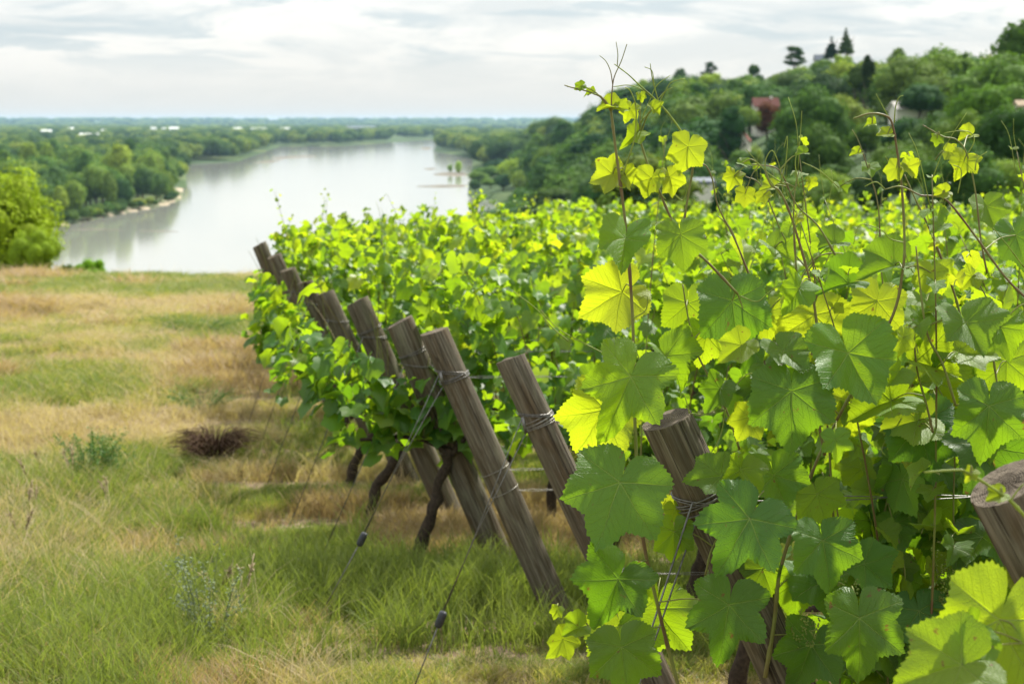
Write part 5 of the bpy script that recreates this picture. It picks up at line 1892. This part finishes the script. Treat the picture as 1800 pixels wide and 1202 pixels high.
HERO_LIST = [
    # root, px, py, size, ang, tone, d, var, up, side
    (vC1, 1207, 268, 70, -15, .92, 3.32, 1, .1, .15), (vS, 1068, 308, 66, -75, .92, 3.27, 2, .35, 0), (vS, 1103, 312, 42, 60, .9, 3.27, 6, .1, .8),
    (vC1, 1143, 320, 50, -20, .9, 3.33, 4, .2, -.3), (vC1, 1180, 318, 52, 20, .92, 3.33, 1, .2, .3),
    (vS, 1098, 430, 100, -5, .42, 3.2, 4, 1.1, 0), (vC1, 1198, 425, 92, 5, .48, 3.3, 0, .5, 0),
    (vS, 1078, 522, 124, -60, .93, 3.3, 0, .2, 0), (vS, 1100, 682, 165, -25, .46, 3.12, 3, .45, .2), (vS, 1052, 738, 150, -30, .88, 3.28, 1, .1, 0),
    (vC1, 1180, 636, 100, 25, .40, 3.3, 6, .9, .5), (vS, 1082, 870, 172, -20, .22, 3.1, 5, .55, .1),
    (vC1, 1290, 548, 140, 5, .12, 3.35, 0, .5, 0), (vC1, 1430, 572, 130, -5, .92, 3.4, 0, .2, 0), (vC1, 1540, 545, 110, -10, .93, 3.45, 1, .3, 0),
    (vC1, 1392, 708, 150, 0, .18, 3.15, 0, .5, -.1), (vC2, 1738, 732, 132, -5, .24, 3.1, 0, .4, 0), (vC1, 1500, 640, 160, 15, .44, 3.2, 7, .7, 0),
    (vC1, 1312, 742, 72, -25, .9, 3.3, 2, .2, 0), (vC1, 1296, 612, 66, -50, .8, 3.15, 4, .5, 0), (vC2, 1705, 578, 110, 10, .38, 3.15, 4, 1.2, 0),
    (vC2, 1765, 585, 90, 15, .5, 3.2, 1, .8, 0), (vC1, 1306, 932, 172, -30, .08, 3.1, 3, .5, .1), (vC1, 1278, 1085, 160, -10, .1, 3.15, 3, .5, 0),
    (vC1, 1512, 1108, 155, 0, .2, 3.05, 2, .45, 0), (vC1, 1450, 965, 118, 5, .22, 3.2, 1, .8, 0), (vS, 1078, 1035, 140, -25, .1, 3.1, 6, .5, 0),
    (vS, 1095, 1155, 130, 5, .26, 3.15, 5, .6, 0), (vS, 1185, 945, 80, 0, .5, 3.35, 1, .2, 0), (vS, 1150, 1090, 150, -10, .5, 3.5, 2, .1, 0),
    (vC1, 1255, 838, 90, -80, .3, 3.2, 4, .9, 0), (vC1, 1300, 835, 80, -20, .55, 3.2, 2, .2, .4), (vS, 1012, 1105, 50, -60, .55, 3.15, 4, .9, 0), (vS, 985, 1130, 62, -45, .8, 3.2, 6, .1, .6),
    (vS, 978, 1075, 26, -20, .8, 3.15, 2, .4, 0), (vC1, 1210, 548, 104, 0, .62, 3.5, 0, .2, 0), (vC1, 1400, 515, 66, -30, .5, 3.25, 2, .6, .2),
    (vC1, 1620, 765, 140, 10, .08, 3.3, 5, .7, 0), (vC2, 1742, 800, 150, 20, .1, 3.25, 1, .6, 0), (vC1, 1560, 470, 96, -60, .36, 3.3, 4, 1.3, 0),
    (vC1, 1573, 300, 40, -30, .93, 3.25, 1, .2, -.3), (vC1, 1600, 296, 36, 60, .92, 3.25, 2, .4, .2), (vC2, 1692, 290, 52, -20, .9, 3.4, 6, .3, 0),
    (vC2, 1657, 340, 30, -70, .9, 3.2, 4, .5, 0), (vC1, 1556, 236, 32, -80, .85, 3.25, 4, 1.2, 0), (vC2, 1738, 372, 76, 10, .45, 3.6, 4, .7, 0),
    (vC1, 1530, 218, 22, -90, .8, 3.25, 2, 1, 0), (vS, 1070, 190, 42, -80, .85, 3.25, 4, 1.3, 0), (vS, 1092, 190, 30, 70, .85, 3.25, 4, .9, 0), (vS, 1106, 196, 34, -20, .9, 3.27, 2, .2, 0),
    (vS, 1020, 152, 20, -60, .6, 3.25, 1, .5, 0), (vS, 1037, 164, 22, -80, .7, 3.25, 2, 1.0, 0), (vC1, 1113, 240, 44, -45, .75, 3.33, 6, .6, .5), (vC1, 1127, 170, 18, 10, .8, 3.33, 2, .3, 0),
    (vC1, 1150, 192, 28, 40, .8, 3.33, 4, .8, .3), (vC1, 1385, 625, 90, 20, .33, 3.2, 7, 1.4, 0), (vC1, 1470, 780, 60, 5, .5, 3.1, 3, .4, 0), (vC1, 1588, 600, 52, -5, .8, 3.1, 1, .1, .7),
    (vC1, 1628, 640, 130, 60, .72, 3.25, 4, 1.2, 0), (vC1, 1550, 710, 130, -60, .62, 3.25, 4, 1.0, 0), (vC1, 1600, 742, 110, -70, .85, 3.3, 4, .8, 0), (vC1, 1650, 690, 140, 20, .85, 3.45, 1, .1, 0),
    (vC1, 1500, 720, 100, 0, .85, 3.4, 0, .1, 0), (vC1, 1440, 880, 90, 15, .5, 3.3, 1, .3, 0), (vC1, 1365, 850, 120, 10, .3, 3.3, 7, .7, 0), (vC1, 1590, 840, 110, -10, .08, 3.4, 0, .4, 0),
    (vC1, 1530, 1000, 100, 40, .18, 3.3, 4, .8, 0), (vC1, 1620, 1090, 120, 10, .1, 3.35, 1, .5, 0), (vC1, 1420, 1150, 130, -20, .1, 3.3, 2, .5, 0), (vC2, 1700, 620, 100, 80, .75, 3.25, 4, 1.3, 0),
    (vC2, 1770, 650, 110, 0, .6, 3.4, 0, .3, 0), (vC2, 1755, 770, 60, 20, .8, 3.35, 1, .2, 0), (vC1, 1345, 1010, 80, 20, .45, 3.35, 1, .3, 0), (vC1, 1400, 1035, 110, 0, .35, 3.4, 0, .3, 0),
    (vC1, 1240, 600, 80, -10, .75, 3.5, 1, .2, 0), (vC1, 1260, 690, 70, -30, .2, 3.3, 2, .6, 0), (vC1, 1350, 560, 80, 0, .85, 3.5, 1, .2, 0), (vC1, 1480, 500, 80, -70, .15, 3.4, 4, 1.0, 0),
    (vC1, 1460, 430, 60, -60, .3, 3.6, 4, 1.5, 0), (vC1, 1368, 440, 60, 30, .5, 3.6, 4, 1.4, 0), (vC2, 1650, 400, 40, -30, .5, 3.3, 4, 1.6, 0), (vC1, 1650, 487, 60, 20, .8, 3.3, 2, .3, 0),
    (vC1, 1635, 488, 60, -10, .85, 3.25, 1, .2, 0), (vC1, 1705, 490, 44, -40, .85, 3.3, 2, .5, 0), (vC2, 1790, 425, 90, 10, .25, 3.5, 0, .6, 0), (vC1, 1340, 345, 30, -40, .9, 3.5, 2, .4, 0),
    (vC1, 1310, 345, 34, 0, .92, 3.5, 1, .2, 0), (vC1, 1288, 315, 40, -20, .92, 3.5, 2, .4, 0), (vC1, 1425, 322, 26, 0, .9, 3.5, 1, .2, .3), (vC1, 1352, 330, 30, -70, .85, 3.45, 4, 1, 0),
    (vC1, 1410, 270, 26, -70, .5, 3.5, 4, 1.5, 0), (vC1, 1308, 288, 26, 60, .5, 3.5, 4, 1.5, 0), (vC1, 1505, 270, 22, -70, .8, 3.7, 4, .9, 0), (vC1, 1530, 298, 34, 0, .45, 3.7, 4, 1.3, 0),
    (vC2, 1647, 246, 24, -10, .6, 3.4, 2, .5, 0), (vC2, 1672, 268, 30, 80, .9, 3.6, 1, .3, 0), (vC2, 1700, 240, 34, -60, .9, 3.5, 4, .9, 0), (vC1, 1480, 330, 30, 20, .5, 3.8, 4, 1, 0),
    (vC1, 1170, 885, 36, 0, .95, 3.5, 1, .1, 0), (vC1, 1100, 1120, 150, 20, .72, 3.45, 0, .2, 0), (vS, 1190, 900, 50, 20, .6, 3.4, 1, .2, 0),
    (vC1, 1320, 620, 60, -20, .12, 3.35, 2, .7, 0), (vC2, 1690, 980, 60, 30, .3, 3.4, 0, .5, 0), (vC2, 1640, 930, 110, 0, .1, 3.5, 1, .4, 0), (vC1, 1560, 930, 120, 20, .08, 3.5, 2, .4, 0),
]
for (rt, px, py, sz, an, tn, d, vr, up, side) in HERO_LIST:
    hero(rt, px, py, sz, an, tn, d, vr, up, side)
# the vine of the nearest row: blurred leaves in the lower right corner
vD = empty('grapevine', at(1790, 1560, 2.2), 'vine of the nearest row with big blurred yellow-green leaves in the lower right corner', 'vine')
cane(vD, [(1900, 1300), (1850, 1180), (1800, 1130)], 2.15, .004, .002)
cane(vD, [(1830, 935), (1800, 905), (1776, 880), (1745, 858), (1700, 830), (1680, 826), (1625, 830)], 2.1, .0032, .0012, mat='tendril')
tendril(vD, [(1776, 880), (1790, 860), (1800, 850)], 2.1)
for (px, py, sz, an, tn, d, vr, up, side) in [(1745, 1120, 235, -20, .78, 2.15, 0, .1, .1), (1690, 1130, 120, -50, .5, 2.1, 4, .2, .5), (1665, 1175, 190, -70, .6, 2.05, 4, .8, 0),
                                              (1752, 872, 44, -60, .8, 2.1, 4, 1.0, 0), (1706, 834, 30, -30, .9, 2.1, 2, .6, 0), (1790, 1010, 70, -80, .85, 2.3, 1, .1, 0)]:
    hero(vD, px, py, sz, an, tn, d, vr, up, side)
# stalks of all these leaves
by = {}
for (rt, bp, J, size) in HL:
    by.setdefault(rt.name, (rt, Tubes()))[1].add(spline([bp, (bp + J) * .5 + Vector((0, 0, .010)), J], 3), [.0017, .0015, .0014, .0013, .0012, .0012, .0012], 5, False)
for rt, tb in by.values():
    o = tag(obj('leaf_stalks', tb.mesh('leaf_stalks', M['petiole']), rt), kind='stuff')
    o.location = -rt.location

# flower clusters hanging in the shade
for (rt, px, py, d, hh) in [(vC1, 1492, 1020, 3.2, .075), (vC2, 1660, 985, 3.35, .09), (vC1, 1425, 1075, 3.25, .07), (vC1, 1562, 1050, 3.3, .06), (vC1, 1400, 1090, 3.3, .06), (vC2, 1655, 960, 3.35, .06),
                            (vC1, 1300, 840, 3.4, .05)]:
    c0 = at(px, py, d)
    VV, FF = [], []
    iv, if_ = ICO1
    for q in range(70):
        f = rh.random()
        rr = .022 * (1 - f * .75)
        a = rh.uniform(0, 6.28)
        c_ = c0 + Vector((rr * math.cos(a), rr * math.sin(a), -f * hh))
        b_ = len(VV) * len(iv)
        VV.append(iv * .0022 + np.array(c_[:]))
        FF.append(if_ + b_)
    o = obj('flower_cluster', fastmesh('flower_cluster', np.concatenate(VV), np.concatenate(FF), M['flowers'], True), rt)
    o.location = -rt.location

# ------------------------------------------------------------------ grass and weeds
def tuft(seed, n, h, spread, wdt, bend, mat, heads=0):
    r_ = np.random.default_rng(seed)
    V, F, RN = [], [], []
    for k in range(n):
        a, rr = r_.uniform(0, 6.28), spread * math.sqrt(r_.random())
        x, y = rr * math.cos(a), rr * math.sin(a)
        hh = h * r_.uniform(.45, 1.15)
        da = r_.uniform(0, 6.28)
        bx, by_ = math.cos(da) * bend * hh * r_.uniform(.3, 1.3), math.sin(da) * bend * hh * r_.uniform(.3, 1.3)
        pa = r_.uniform(0, 6.28)
        wx_, wy_ = math.cos(pa) * wdt * .5, math.sin(pa) * wdt * .5
        b = len(V)
        rn = r_.random()
        for (f, wf_) in ((0, 1), (.45, .85), (.8, .5)):
            cx, cy, cz = x + bx * f * f, y + by_ * f * f, hh * f * (1 - .25 * bend * f)
            V.append((cx - wx_ * wf_, cy - wy_ * wf_, cz))
            V.append((cx + wx_ * wf_, cy + wy_ * wf_, cz))
        V.append((x + bx, y + by_, hh * (1 - .3 * bend)))
        F += [(b, b + 1, b + 3, b + 2), (b + 2, b + 3, b + 5, b + 4), (b + 4, b + 5, b + 6)]
        RN += [rn] * 7
    return mesh('grass_tuft', V, F, mat, True, attrs={'rnd': RN})


TU = {
    'green': [tuft(k, 16, .12, .05, .0042, .55, M['grass_green']) for k in range(4)],
    'dry': [tuft(10 + k, 15, .12, .055, .0034, .8, M['grass_dry']) for k in range(4)],
    'mid': [tuft(20 + k, 15, .12, .055, .0036, .7, M['grass_mid']) for k in range(4)],
    'long': [tuft(30 + k, 18, .26, .06, .0045, .55, M['grass_green']) for k in range(3)],
    'red': [tuft(60 + k, 14, .15, .06, .0034, .6, M['grass_red']) for k in range(4)],
    'longdry': [tuft(40 + k, 12, .34, .08, .0030, .9, M['grass_dry']) for k in range(3)],
}


def clover(seed):
    r_ = np.random.default_rng(seed)
    V, F, RN = [], [], []
    for k in range(16):
        a, rr = r_.uniform(0, 6.28), .06 * math.sqrt(r_.random())
        x, y, z = rr * math.cos(a), rr * math.sin(a), r_.uniform(.01, .05)
        s = r_.uniform(.006, .014)
        pa = r_.uniform(0, 6.28)
        b = len(V)
        ux, uy = math.cos(pa) * s, math.sin(pa) * s
        V += [(x - ux, y - uy, z), (x + uy * .6, y - ux * .6, z + s * .3), (x + ux, y + uy, z - s * .2), (x - uy * .6, y + ux * .6, z + s * .3)]
        F.append((b, b + 1, b + 2, b + 3))
        RN += [r_.random()] * 4
    return mesh('low_weed', V, F, M['clover'], True, attrs={'rnd': RN})


TU['clover'] = [clover(k) for k in range(4)]


def sow(n, ymin, ymax, pmin, pmax, power=1.0):
    y = ymin + (ymax - ymin) * rng.random(n) ** power
    px = rng.uniform(pmin, pmax, n)
    return (px - 900) / FP * y, y


X1, Y1 = sow(52000, 5.0, 11.5, -120, 1500, .85)
X2, Y2 = sow(40000, 11.5, 27.0, -150, 900, .9)
X3, Y3 = rng.uniform(-4, 4, 5000), rng.uniform(-2, 5.2, 5000)
X4, Y4 = rng.uniform(-9, -1.5, 5000), rng.uniform(3, 20, 5000)
gxx, gyy = np.concatenate([X1, X2, X3, X4]), np.concatenate([Y1, Y2, Y3, Y4])
G_, S__ = field(gxx, gyy)
thin = np.clip((fbm(gxx * 2.1, gyy * 1.5, 91) - .52) * 5, 0, 1)
keep = rng.random(len(gxx)) > np.maximum(S__ * .92, thin * .7)
gxx, gyy, G_, S__ = gxx[keep], gyy[keep], G_[keep], S__[keep]
gzz = height(gxx, gyy)
roll = rng.random(len(gxx)) * .7 + .15
kind = np.where(roll < G_ - .12, 0, np.where(roll < G_ + .16, 1, 2))         # green, mid, dry
kind = np.where((rng.random(len(gxx)) < .12) & (G_ > .35), 3, kind)
q = gp(700, 1050)
lush = np.exp(-((gxx - q.x - .35) / 1.45) ** 2 - ((gyy - q.y) / .38) ** 2) + .9 * np.exp(-((gxx + 1.6) / .6) ** 2 - ((gyy - 6.2) / .5) ** 2)
wild = ss(-.9, -1.9, gxx + .12 * (gyy - 6)) if False else np.clip((-1.35 - gxx) / 1.0, 0, 1) * np.clip((11 - gyy) / 4, 0.25, 1)
kind = np.where((rng.random(len(gxx)) < lush * .75), 4, kind)
kind = np.where((kind != 4) & (rng.random(len(gxx)) < wild * .26), 5, kind)
hgt = .30 + .62 * fbm(gxx * 1.6, gyy * 1.6, 77) + .5 * wild + .45 * np.clip(gyy / 20, 0, 1)
hgt *= np.where(S__ > .3, .65, 1)
red_n = fbm(gxx * .45 + 3, gyy * .35, 111)
kind = np.where((kind < 3) & (G_ < .5) & (rng.random(len(gxx)) < ss(.50, .62, red_n) * .8), 6, kind)
tus = fbm(gxx * 2.6, gyy * 2.2, 131)
kind = np.where((tus > .63) & (G_ > .35) & (rng.random(len(gxx)) < .38) & (gxx < 1.2), 4, kind)
kind = np.where((tus < .36) & (G_ < .45) & (rng.random(len(gxx)) < .35) & (gxx < -.6), 5, kind)
names = [('grass_green', 'green', 'short green grass growing on the field'), ('grass_fading', 'mid', 'yellowing grass growing on the field'), ('grass_dry', 'dry', 'dry straw-coloured grass covering the field'),
         ('ground_weeds', 'clover', 'low leafy weeds between the grass'), ('grass_long', 'long', 'long lush green grass in front of the post feet'), ('grass_tall_dry', 'longdry', 'tall arching dry grass stems at the left'), ('grass_reddish', 'red', 'reddish-tan seeding grass in patches')]
for k, (nm, tk, lab) in enumerate(names):
    m_ = kind == k
    if not m_.any():
        continue
    P3 = np.stack([gxx[m_], gyy[m_], gzz[m_] - .004], 1)
    s = hgt[m_] * (1.0 if k < 4 else 1.3)
    if k in (4, 5):
        s = rng.uniform(.5, 1.05, m_.sum()) * (1 - .3 * np.clip((gyy[m_] - 9) / 8, 0, 1))
    wd = np.maximum(s, .75) * (1 + np.clip((gyy[m_] - 9) / 12, 0, 1.2))
    scatter(nm, lab, P3, np.stack([wd, wd, s], 1), rng.uniform(0, 6.28, m_.sum()), .12, TU[tk], 'grass')


def stems(name, label, px, py, h, spread, n, mat, cat, lean=.5, rw=.0018, leafy=0, leafmat=None, droop=0.0, seed=1, seedhead=False):
    r_ = random.Random(seed)
    p0 = gp(px, py)
    z0 = hz(p0.x, p0.y)
    e = empty(name, (p0.x, p0.y, z0), label, cat)
    tb = Tubes()
    lv_P, lv_N = [], []
    ends = []
    for k in range(n):
        a = r_.uniform(0, 6.28)
        rr = spread * .35 * math.sqrt(r_.random())
        b = Vector((rr * math.cos(a), rr * math.sin(a), -.01))
        hh = h * r_.uniform(.5, 1.05)
        out = Vector((math.cos(a), math.sin(a), 0)) * spread * r_.uniform(.3, 1.0) * lean * 2
        pts = spline([b, b + out * .3 + Vector((0, 0, hh * .5)), b + out * .75 + Vector((0, 0, hh * .85)), b + out * 1.15 + Vector((0, 0, hh * (1 - droop)))], 3)
        tb.add(pts, [rw * (1 - .6 * i / len(pts)) for i in range(len(pts))], 3, False)
        ends.append(pts)
        for q in range(leafy):
            pp = r_.choice(pts[2:])
            lv_P.append((pp + rv(r_, .012))[:])
            lv_N.append((r_.gauss(0, .5), r_.gauss(0, .5), 1))
    obj('stem', tb.mesh('stem', M[mat]), e)
    if leafy:
        V_, F_ = leaf_quads(np.array(lv_P), np.array(lv_N), .0075, np.random.default_rng(seed))
        tag(obj('leaves', fastmesh('leaves', V_, F_, M[leafmat or mat], True), e), kind='stuff')
    if seedhead:
        for pts in ends:
            t2 = Tubes()
            c_ = pts[-1]
            dr = (pts[-1] - pts[-3]).normalized()
            for q in range(26):
                f = r_.random()
                o_ = c_ - dr * f * .09
                t2.add([o_, o_ + rv(r_, .013) * (1.1 - f) + dr * .014], [.0034, .0018], 3)
            obj('seed_head', t2.mesh('seed_head', M['seed']), e)
    return e


stems('dead_weed_clump', 'brown dried-up clump of dead weeds left of the vine trunks', 378, 812, .25, .24, 520, 'weed_dry', 'weed', .45, .0030, seed=4, droop=.2)
stems('green_weed', 'dark green bushy weed in the grass at the left', 168, 860, .34, .24, 60, 'weed_green', 'plant', .3, .0020, 60, 'weed_green', seed=5)
stems('grey_weed', 'grey-green thistle-like weed near the bottom left of centre', 368, 1150, .40, .16, 22, 'weed_grey', 'plant', .35, .0018, 34, 'weed_grey', seed=6)
stems('low_shrub', 'low dark weed patch in the dry grass near the top of the field', 345, 590, .22, .45, 60, 'weed_green', 'plant', .5, .003, 22, 'weed_green', seed=7)
stems('low_shrub', 'low green weed patch halfway up the field', 358, 724, .20, .28, 50, 'weed_green', 'plant', .5, .002, 20, 'weed_green', seed=8)
for (px, py, h, n, lab) in [(40, 975, .40, 4, 'pale feathery seed-head stalks at the left edge of the field'), (132, 885, .30, 2, 'pair of tan seed-head stalks beside the dark green weed'),
                            (76, 850, .30, 2, 'single tall tan seed stalk above the others at the left'), (192, 905, .24, 2, 'short seed stalks right of the dark green weed'),
                            (60, 915, .34, 3, 'pale grass plumes left of the dark green weed'), (385, 1075, .28, 5, 'whitish oat-like grass heads in the middle of the lower left'),
                            (430, 1090, .22, 3, 'whitish grass heads beside the long green grass')]:
    stems('seed_stalk', lab, px, py, h, .08, n, 'seed', 'grass stalk', .35, .0014, seed=px, seedhead=True)

# pale wood chip and yellow dandelion-like flowers, dark stones
p0 = gp(535, 940)
ch = mesh('wood_chip', [(-.05, -.01, 0), (.05, -.016, 0), (.06, .012, 0), (-.045, .014, 0), (-.048, -.006, .02), (.04, -.01, .028), (.045, .01, .026), (-.04, .01, .02)],
          [(0, 3, 2, 1), (4, 5, 6, 7), (0, 1, 5, 4), (1, 2, 6, 5), (2, 3, 7, 6), (3, 0, 4, 7)], M['sand'], False)
o = obj('wood_chip', ch, None, (p0.x, p0.y, hz(p0.x, p0.y) + .02))
tag(o, 'pale splinter of wood lying on the soil left of the bare trunk', 'wood chip')

# ------------------------------------------------------------------ haze
hm, t = new_mat('haze_air')
pv = t.n('ShaderNodeVolumePrincipled', {'Color': (0.50, 0.77, 1.0, 1), 'Density': 0.000042, 'Anisotropy': 0.1})
t.n('ShaderNodeOutputMaterial', {'Volume': pv})
hx0, hx1, hy0, hy1, hz0, hz1 = -17000, 17000, -17000, 17500, WATER - 6, 30
HV = [(hx0, hy0, hz0), (hx1, hy0, hz0), (hx1, hy1, hz0), (hx0, hy1, hz0), (hx0, hy0, hz1), (hx1, hy0, hz1), (hx1, hy1, hz1), (hx0, hy1, hz1)]
hb = obj('haze', mesh('haze', HV, [(0, 3, 2, 1), (4, 5, 6, 7), (0, 1, 5, 4), (1, 2, 6, 5), (2, 3, 7, 6), (3, 0, 4, 7)], hm, False))
tag(hb, 'thin pale haze over the river valley', kind='stuff')
# number the look-alike trees of a wood from left to right
sets = {}
for o in C.objects:
    if o.get('category') in ('tree', 'bush') and o.get('label'):
        sets.setdefault(o['label'], []).append(o)
for lab, lst in sets.items():
    if len(lst) > 1:
        lst.sort(key=lambda o: o.location.x / max(1, o.location.y))
        for n_, o in enumerate(lst, 1):
            sfx = 'th' if 10 < n_ % 100 < 14 else {1: 'st', 2: 'nd', 3: 'rd'}.get(n_ % 10, 'th')
            o['label'] = '%s, %d%s from left' % (lab, n_, sfx)
print('objects', len(C.objects))
